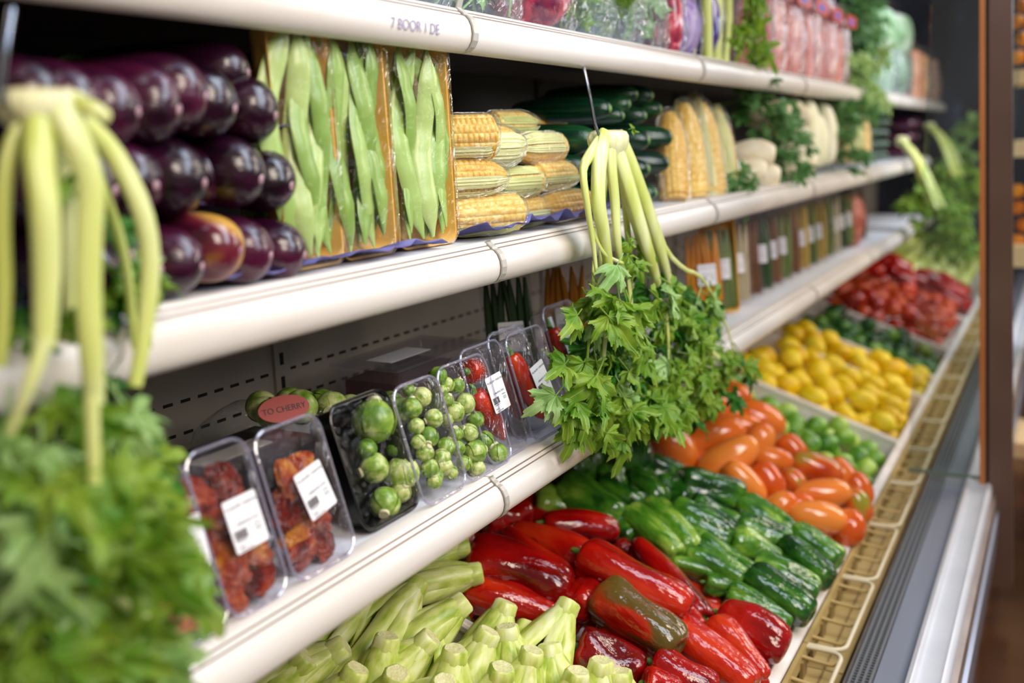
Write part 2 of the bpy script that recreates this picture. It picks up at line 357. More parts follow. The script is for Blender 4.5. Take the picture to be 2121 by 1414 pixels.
# ------------------------------------------------------------------ glass door panel at the case front
gd = thing('glass_door', 'clear glass door with brown upright frame standing across the case front', 'door', (0, 3.4, 0))
MB().box((-.40, -.004, .452), (-.146, .004, 2.75)).build('glass_pane', clear('door_glass', '#eef3f4', .015, .02), gd, False)
MB().box((-.40, -.006, .446), (-.146, .006, .456)).build('bottom_edge', mat('glass_edge', '#5c6a5e', rough=.2), gd, False)
def leanbox(mb, u0, u1, v0, v1, y, th, m=0):
    y0 = y
    P = [at(u0, v1, 1, y0), at(u1, v1, 1, y0), at(u1, v0, 1, y0), at(u0, v0, 1, y0)]
    Q = [p + Vector((0, th, 0)) for p in P]; O = Vector(gd.location)
    mb.add([p - O for p in P + Q], [(0,1,2,3),(7,6,5,4),(0,4,5,1),(1,5,6,2),(2,6,7,3),(3,7,4,0)], m); return mb
leanbox(MB(), 2029, 2041, -60, 1120, 3.385, .03).build('copper_strip', M['copper'], gd, False)
leanbox(MB(), 2041, 2049, -60, 1185, 3.387, .04).build('seal', M['slot'], gd, False)
leanbox(MB(), 2048, 2097, -60, 1215, 3.38, .06).build('upright', M['door'], gd, False)

# front basket rack of beige plastic between the crates and the grille
for k in range(6):
    ya, yb = .9 + k * 1.2, .9 + (k + 1) * 1.2 - .006
    t = thing('basket_rack', 'beige plastic slotted rack along the crates, %s length from the camera' % ORD[k], 'rack', (-.46, ya, .43), 'slotted racks along the case front')
    L = yb - ya
    f = MB(); f.box((.012, 0, -.02), (.022, L, .012)); f.build('inner_bar', M['rack'], t, False)
    f = MB(); f.box((.02, 0, -.055), (.10, L, -.045)); f.box((.058, 0, -.045), (.062, L, -.042), 1); f.build('rack_floor', [M['rack'], M['rackdark']], t, False)
    o_ = MB()
    n = int(L / .4) 
    for i in range(3):
        a, b = i * .4 + .004, i * .4 + .394; rr = .03
        pts = [(.022, a, .004)] + [(.10 - rr + rr * math.sin(q), a + rr - rr * math.cos(q), .004) for q in [j * PI / 8 for j in range(5)]]
        pts += [(.10 - rr + rr * math.cos(q), b - rr + rr * math.sin(q), .004) for q in [j * PI / 8 for j in range(5)]] + [(.022, b, .004)]
        o_.tube(pts, .0055, 8)
    o_.build('outer_rail', M['rackside'], t)
    for i in range(12):
        y = i * .1 + .05
        if i % 4 == 3: y += .0
        MB().tube([(.018, y, .002), (.05, y, -.002), (.085, y, -.004), (.099, y, .003)], .0045, 8).build('rib', M['rack'], t)
        MB().box((.020, y - .02, -.045), (.028, y + .02, -.004)).build('slot_web', M['rackdark'], t, False)

# ------------------------------------------------------------------ crates (open, white, tilted to the aisle)
BIN = [('celery crate', .95, 1.55), ('red pepper crate', 1.55, 2.17), ('green pepper crate', 2.17, 2.62), ('tomato crate', 2.62, 3.17), ('lime crate', 3.17, 3.73),
       ('first lemon crate', 3.73, 4.44), ('second lemon crate', 4.44, 4.84), ('small lime crate', 4.84, 5.49), ('far tomato crate', 5.49, 6.45), ('far red pepper crate', 6.45, 7.25), ('far celery crate', 7.25, 8.7)]
ang = math.atan(SL); LEN = .93 / math.cos(ang) * .8
def crate(lbl, ya, yb, D=.13):
    t = thing('produce_crate', 'white plastic %s with thick pale rim under the bottom shelf' % lbl, 'crate', (-.46, ya, .44), 'white produce crates')
    t.rotation_euler = (0, ang, 0)
    w = .006; L = yb - ya; m = MB(); r = .011
    def wall(x0, y0, x1, y1): m.box((x0, y0, -D), (x1, y1, -.004))
    wall(-LEN, .002, 0, .002 + w); wall(-LEN, L - w - .002, 0, L - .002); wall(-w, .003, 0, L - .003); wall(-LEN, .003, -LEN + w, L - .003)
    m.box((-LEN, .002, -D - .004), (0, L - .002, -D))
    m.build('bin_body', M['crate'], t, False)
    q = MB()
    rp = [(-.001, -.012), (-.001, -.002), (.003, .003), (r - .003, .003), (r + .001, -.001), (r + .001, -.012)]
    a, b = .001, L - .001
    cor = [((0.001, a), (-1, 1)), ((0.001, b), (-1, -1)), ((-LEN, b), (1, -1)), ((-LEN, a), (1, 1))]
    q.rings([[(cx + sx * p, cy + sy * p, z) for p, z in rp] for (cx, cy), (sx, sy) in cor + cor[:1]], 0, True, (False, False))
    q.rings([[(x, a, z), (x, b, z)] for x, z in ((-.021, -.012), (-.021, .001), (-.018, .004), (.004, .004), (.008, 0), (.008, -.02))], 0, False, (False, False))
    q.build('rim', M['crate'], t, False)
    return t
for b_ in BIN: crate(*b_)

# ================================================================== PRODUCE PROTOTYPES (unit: length 1 along X, width 1)
def blob(prof, n=20, m=26, lobes=0, lamp=.08, seed=0, bend=0.0, lump=.04, lendonly=False, dent=0.0, squash=1.0, mi=0, uvx=False):
    """prof: list of (t, x, r).  loft of rings with lobes, lumps and bend"""
    rs = random.Random(seed); ph = rs.random() * 6.28; q = [rs.uniform(-1, 1) for _ in range(8)]; R = []
    ts = [i / (n - 1) for i in range(n)]
    for t in ts:
        k = t * (len(prof) - 1); i = min(int(k), len(prof) - 2); f = k - i
        # catmull on table
        a = prof[max(i - 1, 0)]; b = prof[i]; c2 = prof[i + 1]; d = prof[min(i + 2, len(prof) - 1)]
        def cm(j): return .5 * (2 * b[j] + (c2[j] - a[j]) * f + (2 * a[j] - 5 * b[j] + 4 * c2[j] - d[j]) * f * f + (3 * b[j] - a[j] - 3 * c2[j] + d[j]) * f ** 3)
        x = cm(0); r = max(cm(1), .004); ring = []
        for j in range(m):
            th = 2 * PI * j / m
            e = (abs(x) * 2) ** 1.5 if lendonly else .5 + .5 * abs(x) * 2
            rr = r * (1 + lamp * e * (abs(math.cos(lobes * th / 2 + ph + q[6] * x)) ** .7 * 2 - 1.3) if lobes else 1)
            rr *= 1 + lump * (math.sin(2 * th + 3 * x + q[0] * 6) * q[1] + math.sin(3 * th - 5 * x + q[2] * 6) * q[3] + math.sin(th + 9 * x + q[4] * 6) * .6)
            if dent: rr *= 1 - dent * math.exp(-((th - PI * .6) ** 2) * 3 - (x - .05) ** 2 * 14)
            y = math.cos(th) * rr; z = math.sin(th) * rr * squash
            ring.append((x, y + bend * (.25 - x * x) * 2, z + bend * q[5] * .4 * (.25 - x * x)))
        R.append(ring)
    return R
def pepper_meshes(seed, mats, kind='block'):
    rs = random.Random(seed)
    if kind == 'block':
        prof = [(-.43, .04), (-.475, .16), (-.5, .30), (-.465, .44), (-.37, .50), (-.20, .51), (-.02, .50), (.16, .48), (.31, .455), (.42, .41), (.485, .31), (.49, .17), (.45, .03)]
        L, la = rs.choice((3, 4)), .15
    elif kind == 'taper':
        prof = [(-.45, .04), (-.48, .16), (-.5, .28), (-.46, .42), (-.36, .50), (-.22, .50), (-.05, .44), (.12, .37), (.26, .31), (.38, .26), (.46, .20), (.495, .11), (.49, .02)]
        L, la = 3, .10
    else:
        prof = [(-.46, .03), (-.5, .12), (-.5, .24), (-.42, .36), (-.3, .42), (-.1, .5), (.1, .5), (.28, .49), (.4, .44), (.48, .34), (.5, .2), (.47, .03)]
        L, la = 3, .13
    body = MB().rings(blob(prof, 30, 36, L, la, seed, rs.uniform(-.12, .12), .045, dent=rs.choice((0, .2, .3))), 0)
    st = MB(); st.tube(bez([(-.44, 0, 0), (-.49, .01, .01), (-.54, .03, .05), (-.57, .04, .07)], 6), [.15, .09, .07, .07, .075, .06], 9)
    st.rings([[( -.462 - .02 * (1 - q), math.cos(2 * PI * j / 12) * .22 * q * (1 + .2 * math.cos(5 * 2 * PI * j / 12)), math.sin(2 * PI * j / 12) * .22 * q) for j in range(12)] for q in (.15, .6, 1)], 0)
    return body.mesh('pepper_body', mats[0]), st.mesh('pepper_stem', M['stem'])
def obj_tree(name, parts, label, cat, group, Mx, label_parts=None):
    """thing made of unit-space part meshes, placed by matrix"""
    if len(parts) == 1:
        o = link(name, parts[0][1]); o.matrix_world = Mx; return tag(o, label, cat, group)
    e = link(name, None); e.matrix_world = Mx; tag(e, label, cat, group)
    for pn, me in parts: link(pn, me, e)
    return e
def placed(p1, p2, W, roll=0.0, squash=1.0, over=1.0):
    """matrix mapping the unit blob onto the segment p1->p2 with width W"""
    d = p2 - p1; L = d.length * over; Mx = frame((p1 + p2) / 2, d, (0.0, 0.02, 1))
    return Mx @ Matrix.Rotation(roll, 4, 'X') @ Matrix.Diagonal((L, W, W * squash, 1))
class Heap:
    def __init__(s): s.caps = []
    def add(s, p1, p2, r): s.caps.append((p1.copy(), p2.copy(), r))
    def free(s, p1, p2, r, k=.9):
        for a, b, q in s.caps:
            lim = (r + q) * k
            if (p1 - a).length > lim + (p2 - p1).length + (a - b).length + .2: continue
            for i in range(5):
                x = p1.lerp(p2, i / 4)
                t = max(0, min(1, (x - a).dot(b - a) / max((b - a).length_squared, 1e-9)))
                if (x - a - (b - a) * t).length < lim: return False
        return True
def seg(c_, d, L, W):                          # capsule core of a blob
    h = max(L / 2 - W / 2, .001); return c_ - d * h, c_ + d * h

PEP = {}
for nm, mt in (('red', 'red'), ('green', 'green'), ('turn', 'redbrown')):
    for kind in ('block', 'taper', 'flare'):
        PEP[nm, kind] = [pepper_meshes(11 + i * 7 + len(nm), [M[mt]], kind) for i in range(3)]
def simple(name, prof, mats, seeds, n=14, m=18, lump=.03, **k):
    return [MB().rings(blob(prof, n, m, seed=s_, lump=lump, **k)).mesh(name, mats) for s_ in seeds]
P_ELL = [(-.5, .02), (-.47, .18), (-.38, .34), (-.22, .46), (0, .5), (.22, .47), (.38, .35), (.47, .18), (.5, .02)]
P_PLUM = [(-.48, .03), (-.5, .14), (-.46, .27), (-.34, .40), (-.16, .48), (.04, .5), (.22, .46), (.37, .36), (.47, .2), (.5, .03)]
P_LEM = [(-.5, .03), (-.475, .09), (-.42, .2), (-.32, .36), (-.16, .48), (0, .5), (.16, .48), (.32, .36), (.42, .2), (.475, .09), (.5, .02)]
TOM = simple('tomato_mesh', P_PLUM, M['tomato'], (1, 2, 3, 4), 16, 24, .03)
TOMG = simple('tomato_mesh', P_PLUM, M['tomatog'], (5,), 16, 24, .03)
TOM2 = simple('tomato_mesh', P_PLUM, M['tomato2'], (1, 2, 3))
LIM = simple('lime_mesh', P_ELL, M['lime'], (1, 2, 3), 14, 20); LIMD = simple('lime_mesh', P_ELL, M['limed'], (1, 2, 3), 14, 20)
LEM = simple('lemon_mesh', P_LEM, M['lemon'], (1, 2, 3, 4), 16, 18, .05)

# ---------------- red pepper crate (hand-laid top layer; pixels were turned into points on the crate slope)
heapR = Heap()
RED = [ # u1,v1,u2,v2,width,h,colour,kind,label
 ((972,1150),(1178,1222),.098,.062,'red','block','large glossy red pepper lying right above the pale celery hearts'),
 ((965,1215),(1150,1275),.080,.020,'red','block','dark red pepper squeezed under the large glossy one beside the celery hearts'),
 ((1168,1215),(1045,1098),.078,.052,'red','taper','orange-tinged red pepper with pinched neck behind the large glossy one'),
 ((1225,1165),(1062,1090),.085,.050,'red','taper','long dark red pepper running back under the shelf edge'),
 ((1128,1080),(1276,1098),.062,.060,'red','flare','slim red pepper lying along the cream crate divider with its open end to the right'),
 ((1000,1075),(1092,1062),.075,.045,'red','block','shadowed red pepper furthest back under the bottom shelf rail'),
 ((945,1120),(975,1112),.05,.035,'red','block','small shadowed red pepper tip behind the uppermost celery heart'),
 ((1205,1150),(1428,1262),.092,.105,'red','block','biggest bumpy red pepper on top of the red heap'),
 ((1455,1285),(1318,1128),.066,.058,'red','block','dark red pepper behind the biggest bumpy one along the divider'),
 ((1242,1232),(1405,1345),.098,.082,'turn','block','red pepper with a large olive-brown patch on its side'),
 ((1238,1205),(1190,1262),.075,.050,'red','block','crimson pepper between the big glossy one and the brown-patched one'),
 ((1195,1345),(1330,1400),.092,.035,'red','block','dull matte red pepper beside the celery hearts at the front'),
 ((1395,1300),(1560,1425),.080,.055,'red','block','orange-red pepper running down from under the brown-patched one'),
 ((1350,1375),(1480,1440),.085,.055,'red','block','crumpled red pepper at the lower picture edge left of the long orange-red one'),
 ((1478,1290),(1588,1400),.062,.072,'red','taper','slender red pepper with a bright green stem curling over it'),
 ((1490,1268),(1628,1345),.088,.065,'red','flare','crimson blocky pepper in the front right corner of its crate'),
 ((1330,1418),(1405,1440),.07,.06,'red','block','crimson pepper cut by the lower picture edge'),
 ((1412,1268),(1450,1310),.055,.055,'red','block','small red pepper with a green stem stub under the biggest bumpy one'),
 ((1240,1320),(1330,1375),.07,.01,'red','block','red pepper buried beneath the brown-patched one'),
 ((1090,1190),(1190,1300),.075,-.01,'red','block','deep red pepper low between the celery hearts and the crimson one'),
 ((1500,1350),(1570,1430),.075,.01,'red','block','low red pepper under the slender one with the curling stem'),
 ((1060,1180),(1130,1110),.05,.035,'red','block','narrow red pepper wedged under the pinched-neck one'),
 ((1275,1140),(1330,1180),.07,.0,'red','block','red pepper under the head of the biggest bumpy one'),
]
PEPG = 'red peppers heaped in the red pepper crate'
rr = random.Random(3)
for i, (a, b, W, h, colr, kind, lb) in enumerate(RED):
    pa, pb = onbin(*a, h), onbin(*b, h); body, stem = PEP[colr, kind][i % 3]
    Mx = placed(pa, pb, W * 1.1, rr.uniform(0, 6.28) if colr == 'red' else 2.4, 1.0, 1.02)
    obj_tree('red_pepper', [('pepper_body', body), ('pepper_stem', stem)], lb, 'pepper', PEPG, Mx)
    d = (pb - pa).normalized(); heapR.add(*seg((pa + pb) / 2, d, (pb - pa).length, W), W / 2)
def fill(heap, ya, yb, n, Lr, Wr, make, depth=(-.10, .0), xr=(-1.15, -.50), tilt=.5, k=.86, marg=.03, seed=1, along='x', cap=999):
    """tuck further pieces under and around the laid ones"""
    r_ = random.Random(seed); cnt = 0
    for _ in range(n):
        L = r_.uniform(*Lr); W = r_.uniform(*Wr)
        x = r_.uniform(*xr); y = r_.uniform(ya + marg + W / 2, yb - marg - W / 2)
        dz = r_.uniform(*depth)
        a = r_.uniform(-tilt, tilt) + (PI / 2 if along == 'y' else 0) + (PI if r_.random() < .5 else 0)
        d = Vector((math.cos(a), math.sin(a), -SL * math.cos(a) + r_.uniform(-.2, .2))).normalized()
        p = Vector((x, y, binz(x) + dz)); q1, q2 = seg(p, d, L, W)
        if min(q1.y, q2.y) < ya + W / 2 + .01 or max(q1.y, q2.y) > yb - W / 2 - .01 or max(q1.x, q2.x) > -.475 - W / 2: continue
        if heap.free(q1, q2, W / 2, k):
            heap.add(q1, q2, W / 2); make(p - d * L / 2, p + d * L / 2, W, r_, cnt); cnt += 1
            if cnt >= cap: break
    return cnt
def mkred(p1, p2, W, r_, i):
    body, stem = r_.choice(PEP['red', r_.choice(('block', 'taper'))])
    obj_tree('red_pepper', [('pepper_body', body), ('pepper_stem', stem)], 'BURIED:low red pepper in the near red heap', 'pepper', PEPG, placed(p1, p2, W, r_.uniform(0, 6)))
fill(heapR, 1.55, 2.17, 2500, (.13, .17), (.065, .085), mkred, (-.07, .01), (-1.1, -.53))

# ---------------- green pepper crate
heapG = Heap()
GRN = [
 ((1408,1000),(1538,1030),.085,.075,'block','large dark glossy green pepper on top next to the tomatoes'),
 ((1335,965),(1412,985),.070,.062,'block','dark green pepper behind the large glossy one against the tomato crate'),
 ((1312,990),(1372,1042),.070,.060,'block','streaked green pepper left of the large glossy one'),
 ((1365,1000),(1428,1040),.070,.055,'block','green pepper touching the left tip of the large glossy one'),
 ((1240,1010),(1332,1052),.080,.055,'block','dark round-ended green pepper under the shelf with bright shine on its end'),
 ((1165,1010),(1285,1080),.090,.05,'block','broad dark green pepper with a yellow streak below the shelf edge'),
 ((1255,935),(1325,935),.14,.08,'block','very dark round green pepper at the back right below the hanging celery'),
 ((1150,985),(1225,965),.12,.05,'block','nearly black green pepper under the bottom shelf rail'),
 ((1232,992),(1285,990),.070,.06,'block','green pepper showing its pale cut stem end'),
 ((1105,1035),(1190,1050),.08,.02,'block','shadowed green pepper at the back against the cream divider'),
 ((1300,1062),(1405,1152),.064,.058,'block','long mottled green pepper beside the cream divider'),
 ((1345,1050),(1435,1142),.072,.066,'block','light mottled green pepper right of the long mottled one'),
 ((1392,1060),(1515,1120),.078,.075,'block','green pepper with a white-shining dent in the middle of the heap'),
 ((1435,1050),(1530,1095),.066,.062,'block','yellowish tipped green pepper behind the dented one'),
 ((1535,1045),(1640,1105),.068,.070,'block','mottled green pepper directly in front of the tomatoes'),
 ((1525,1085),(1635,1125),.070,.066,'block','smooth bluish green pepper second in front of the tomatoes'),
 ((1515,1118),(1618,1158),.072,.062,'taper','smooth pale green pepper pointing right in the middle'),
 ((1425,1105),(1465,1135),.055,.055,'block','small green pepper tip between the dented and the pale ones'),
 ((1450,1122),(1565,1195),.056,.060,'block','narrow mottled green pepper running to the front right'),
 ((1425,1140),(1545,1205),.062,.055,'block','green pepper with yellow shoulder close to the divider'),
 ((1540,1200),(1395,1162),.054,.046,'taper','bright green pepper with a long neck lying on the divider'),
 ((1460,1205),(1545,1228),.045,.035,'block','small green pepper at the divider under the long-necked one'),
 ((1510,1225),(1640,1290),.050,.040,'block','last narrow green pepper along the divider at the front corner'),
 ((1548,1195),(1680,1275),.074,.062,'block','dimpled green pepper lying near the front lip'),
 ((1560,1172),(1692,1232),.078,.055,'block','dull blue-green pepper behind the dimpled one'),
 ((1622,1132),(1715,1205),.074,.058,'block','green pepper in the second place from the front right corner'),
 ((1640,1102),(1738,1165),.072,.060,'block','dark green pepper in the far front corner by the tomato crate'),
 ((1270,1082),(1315,1112),.055,.035,'block','small bluish green pepper pressed to the cream divider'),
 ((1300,1030),(1360,1085),.065,.03,'block','green pepper sunk behind the light mottled one'),
]
PG2 = 'green peppers heaped in the green pepper crate'
for i, (a, b, W, h, kind, lb) in enumerate(GRN):
    pa, pb = onbin(*a, h), onbin(*b, h); body, stem = PEP['green', kind][(i * 2) % 3]
    obj_tree('green_pepper', [('pepper_body', body), ('pepper_stem', stem)], lb, 'pepper', PG2, placed(pa, pb, W * 1.22, rr.uniform(0, 6.28), 1.0, 1.03))
    d = (pb - pa).normalized(); heapG.add(*seg((pa + pb) / 2, d, (pb - pa).length, W), W / 2)
def mkgrn(p1, p2, W, r_, i):
    body, stem = r_.choice(PEP['green', r_.choice(('block', 'taper'))])
    obj_tree('green_pepper', [('pepper_body', body), ('pepper_stem', stem)], 'BURIED:low green pepper in the green heap', 'pepper', PG2, placed(p1, p2, W, r_.uniform(0, 6)))
fill(heapG, 2.17, 2.62, 2500, (.11, .14), (.055, .075), mkgrn, (-.08, .02), (-1.15, -.52))

# ---------------- tomato crate
heapT = Heap()
TMS = [ # centre, long, short (px), angle, h, green?
 (1395,922,118,72,48,.06,0),(1345,885,60,55,30,.05,0),(1437,848,78,62,30,.06,0),(1490,850,96,68,35,.08,0),(1420,885,62,55,10,.05,0),(1475,902,128,72,-14,.09,0),
 (1575,868,98,68,24,.075,0),(1508,950,128,72,-32,.085,0),(1573,912,72,62,-70,.075,0),(1545,882,70,50,20,.06,0),(1602,950,76,48,10,.07,0),(1642,932,66,56,50,.06,0),
 (1543,1002,100,62,48,.06,0),(1592,998,78,62,60,.07,0),(1644,1000,58,50,60,.05,1),(1615,1048,70,54,-30,.055,0),(1693,970,100,62,18,.06,1),(1745,985,72,56,60,.05,0),
 (1705,1022,106,62,-6,.065,0),(1693,1072,110,70,6,.06,0),(1757,1092,62,78,10,.045,0),(1775,1048,72,58,70,.045,1),(1778,1015,70,56,70,.03,0),(1660,1045,60,50,20,.03,0),
 (1430,930,70,55,40,.02,0),(1455,960,70,55,20,.02,0),(1560,960,70,50,30,.02,0),(1530,915,70,55,0,.02,0),(1395,850,60,60,0,.02,0),(1520,820,70,60,20,.03,0)]
pts = []
for i, (u, v, l, s_, an, h, g) in enumerate(TMS):
    ca, sa = math.cos(math.radians(an)), math.sin(math.radians(an))
    p = onbin(u, v, h); dep = (MC.transposed() @ (p - Vector((0, 0, EYE)))).z * -1
    mpp = dep / F; d = (MC @ Vector((ca, -sa, 0))); d = (d + Vector((0, 0, 0))).normalized()
    Lw = l * mpp * 1.12; W = s_ * mpp * 1.05
    pts.append((p, d, Lw, W, g)); heapT.add(*seg(p, d, Lw, W), W / 2)
def rowlabel(items, what, crate_):
    """labels by row from the front lip and place in the row from the near side"""
    order = sorted(range(len(items)), key=lambda i: -items[i].x); res = {}; n = max(1, round(len(items) ** .5))
    per = max(1, math.ceil(len(items) / n)); n = math.ceil(len(items) / per)
    for k in range(n):
        row = sorted(order[k * per:(k + 1) * per], key=lambda i: items[i].y)
        for j, i in enumerate(row): res[i] = '%s in %s, %s row from aisle, %s from camera side' % (what, crate_, ORD[k], ORD[j])
    return res
lab = rowlabel([p[0] for p in pts], 'orange-red plum tomato', 'the near tomato crate')
for i, (p, d, L, W, g) in enumerate(pts):
    l_ = lab[i] if not g else lab[i].replace('orange-red', 'half-ripe')
    obj_tree('plum_tomato', [('t', (TOMG if g else TOM)[i % (1 if g else 4)])], l_, 'tomato', 'plum tomatoes heaped in the tomato crate', placed(p - d * L / 2, p + d * L / 2, W, i * 1.3))
def mkt(p1, p2, W, r_, i):
    obj_tree('plum_tomato', [('t', r_.choice(TOM))], 'BURIED:low plum tomato in the near heap', 'tomato', 'plum tomatoes heaped in the tomato crate', placed(p1, p2, W, r_.uniform(0, 6)))
fill(heapT, 2.62, 3.17, 2500, (.075, .095), (.052, .062), mkt, (-.07, .03), (-1.15, -.51), tilt=1.5)

# ---------------- the crates further on: layered heaps
def heapfill(ya, yb, name, cat, group, what, crate_, meshes, Lr, Wr, layers, tilt=.5, along='x', seed=1, xr=(-1.08, -.52), k=.9, tries=1500, top=.06):
    hp = Heap(); got = []
    def mk(p1, p2, W, r_, i): got.append(((p1 + p2) / 2, p1, p2, W, r_.choice(meshes), r_.uniform(0, 6)))
    for li, (d0, d1) in enumerate(layers): fill(hp, ya, yb, tries, Lr, Wr, mk, (d0, d1), xr, tilt, k, .012, seed + li, along)
    for i, g in enumerate(got):
        o = link(name, g[4]); o.matrix_world = placed(g[1], g[2], g[3], g[5]); tag(o, 'BURIED:' + what + ' in ' + crate_, cat, group)
    return hp
LAY = [(-.055, -.05), (-.02, -.01), (.01, .02)]
heapfill(3.17, 3.73, 'lime', 'lime', 'round limes in the lime crate', 'round green lime', 'the round lime crate', LIM, (.075, .088), (.068, .078), [(-.06, -.05), (-.02, -.01)], 1.5, seed=5, k=.93)
heapfill(3.73, 4.44, 'lemon', 'lemon', 'lemons in the first lemon crate', 'yellow lemon', 'the nearer lemon crate', LEM, (.105, .12), (.074, .084), LAY, .35, seed=9)
heapfill(4.44, 4.84, 'lemon', 'lemon', 'lemons in the second lemon crate', 'yellow lemon', 'the further lemon crate', LEM, (.105, .12), (.074, .084), LAY, .35, seed=19)
heapfill(4.84, 5.49, 'lime', 'lime', 'dark limes in the small lime crate', 'dark green lime', 'the dark lime crate', LIMD, (.085, .10), (.07, .08), [(-.06, -.05), (-.01, .0)], 1.5, seed=25)
heapfill(5.49, 6.45, 'plum_tomato', 'tomato', 'tomatoes in the far tomato crate', 'deep orange-red tomato', 'the far tomato crate', TOM2, (.10, .12), (.075, .085), [(-.02, .0), (.05, .07)], 1.5, seed=35, xr=(-1.08, -.54), k=.95)
PRM = [MB().rings(blob([(-.5, .1), (-.48, .35), (-.35, .48), (-.1, .5), (.2, .44), (.4, .34), (.49, .2), (.48, .03)], 12, 14, 3, .12, s_, .1)).mesh('pepper_body', M['red']) for s_ in (1, 2)]
heapfill(6.45, 7.25, 'red_pepper', 'pepper', 'red peppers in the far crate', 'dark red pepper', 'the far pepper crate', PRM, (.15, .18), (.085, .10), [(-.02, .0), (.06, .08)], .5, seed=45, xr=(-1.08, -.56), k=.95)
# ================================================================== CELERY HEARTS in the nearest crate
def up_of(p1, p2): return frame(p1, p2 - p1, (0, 0, 1))
def heart(seed):
    """cut celery heart: root plate at origin, stalks run along +X (length 1)"""
    r_ = random.Random(seed); parts = []
    b = MB(); R = []
    for x, r in ((-.055, .055), (-.06, .085), (-.045, .105), (0.0, .11), (.03, .115), (.06, .11)):
        R.append([(x, math.cos(2*PI*j/18) * r * (1 + .07*math.sin(5*2*PI*j/18 + seed)), math.sin(2*PI*j/18) * r * (1 + .07*math.sin(4*2*PI*j/18))) for j in range(18)])
    b.rings(R[1:], 0, True, (False, True)); b.rings([R[0], R[1]], 1, True, (True, False))
    parts.append(('root_end', b.mesh('root_end', [M['heart'], M['heartcut']])))
    def prof(th, t):                            # crescent stalk, grooved outside
        q = 1 + .07 * math.cos(9 * th); return (math.cos(th) * .62 * q - .22 * math.sin(th) ** 2, math.sin(th) * 1.15 * q)
    n = 7
    for i in range(n):
        a = 2 * PI * i / n + r_.uniform(-.25, .25); L = r_.uniform(.8, 1.05); sp = r_.uniform(.16, .42); w = r_.uniform(.06, .088)
        dy, dz = math.cos(a), math.sin(a)
        pts = bez([(-.02, dy*.045, dz*.045), (.12, dy*.10, dz*.10), (.4, dy*(.12+sp*.35), dz*(.12+sp*.35)), (.7*L, dy*(.11+sp*.5), dz*(.11+sp*.5)), (L, dy*(.10+sp*.6)+r_.uniform(-.05,.05), dz*(.10+sp*.6))], 9)
        m_ = MB(); m_.tube(pts, [w*.55, w*.9, w*1.1, w*1.15, w*1.1, w, w*.95, w*.85, w*.75], 16, 0, prof, up=(0, dy, dz)); parts.append(('stalk', m_.mesh('stalk', M['heart'])))
    return parts
HRT = [heart(s_) for s_ in (1, 2, 3, 4)]
HL = [ # base px, stalk end px, h base, h end, length(m), label
 ((957,1133),(850,1150),.11,.08,.24,'topmost celery heart turned sideways with its round cut end facing right'),
 ((985,1187),(860,1215),.10,.05,.24,'celery heart with pale rounded end second from the top beside the big red pepper'),
 ((862,1215),(770,1340),.10,.03,.25,'celery heart with long fanned stalks below the price rail'),
 ((768,1232),(650,1350),.09,.02,.25,'slim celery heart close under the price rail seam'),
 ((842,1175),(760,1250),.07,.0,.22,'shadowed celery heart behind the fanned one under the rail'),
 ((955,1252),(850,1340),.11,.03,.23,'broad celery heart with splayed stalks in the second row'),
 ((1045,1258),(1010,1345),.11,.03,.22,'upright celery heart with frayed top beside the lower red peppers'),
 ((1175,1258),(1110,1385),.13,.03,.25,'largest celery heart standing tallest against the red peppers'),
 ((885,1328),(800,1414),.12,.03,.22,'celery heart with round cut top left of the middle'),
 ((800,1330),(775,1430),.12,.03,.22,'celery heart with a brownish bruise on its side'),
 ((702,1345),(590,1420),.10,.02,.24,'leftmost pale celery heart bending to the lower left'),
 ((1008,1318),(960,1410),.12,.03,.22,'celery heart with ragged lip in the centre of the heap'),
 ((1050,1308),(1060,1400),.11,.03,.20,'celery heart half hidden right of the ragged one'),
 ((940,1356),(925,1450),.13,.04,.22,'celery heart with flat white cut disc on top'),
 ((1100,1358),(1075,1450),.12,.03,.22,'narrow celery heart in front of the largest one'),
 ((1140,1345),(1150,1440),.10,.03,.2,'small celery heart squeezed before the largest one'),
 ((1245,1378),(1235,1460),.11,.03,.2,'celery heart at the lower edge nearest the matte red pepper'),
 ((1195,1400),(1180,1480),.12,.04,.2,'celery heart cut by the lower edge left of the last one'),
 ((1038,1392),(1020,1480),.13,.04,.2,'celery heart with pale flat top at the lower edge centre'),
 ((820,1404),(800,1480),.13,.04,.2,'celery heart at the lower edge left of centre'),
 ((628,1370),(560,1440),.09,.02,.22,'bent celery heart at the lower left beside the tan board'),
 ((1285,1400),(1290,1470),.10,.04,.18,'celery heart touching the lower edge below the brown-patched pepper'),
 ((735,1395),(690,1480),.12,.04,.2,'celery heart in the lower left with stalks cut off by the edge'),
 ((920,1420),(905,1480),.14,.05,.18,'celery heart just entering at the lower edge'),
 ((910,1290),(850,1390),.07,.0,.2,'celery heart lying deeper between the broad and the round-topped ones'),
 ((1090,1300),(1060,1390),.06,.0,.2,'celery heart lying deeper left of the largest one'),
 ((700,1270),(610,1370),.06,.0,.24,'deep celery heart under the rail at the left'),
]
for i, (a, b, h1, h2, L, lb) in enumerate(HL):
    pa = onbin(*a, h1 - .02); pb = onbin(*b, h2 - .02); d = (pb - pa).normalized()
    Mx = frame(pa, d, (.3, 0, 1)) @ Matrix.Rotation(i * 1.7, 4, 'X') @ Matrix.Diagonal((L, .21, .21, 1)); Mx.translation = pa
    obj_tree('celery_heart', HRT[i % 4], lb, 'celery', 'trimmed celery hearts in the nearest crate', Mx)
q = MB(); q.box((0, 0, 0), (.55, .012, .16)); tb = q.build('divider_board', mat('tan_board', ['#c79a58', '#dcb87c'], 5, .5), None, False, (-1.02, 1.02, .50)); tb.rotation_euler = (0, ang, 0)
tag(tb, 'tan upright board at the left end of the celery hearts', 'board')

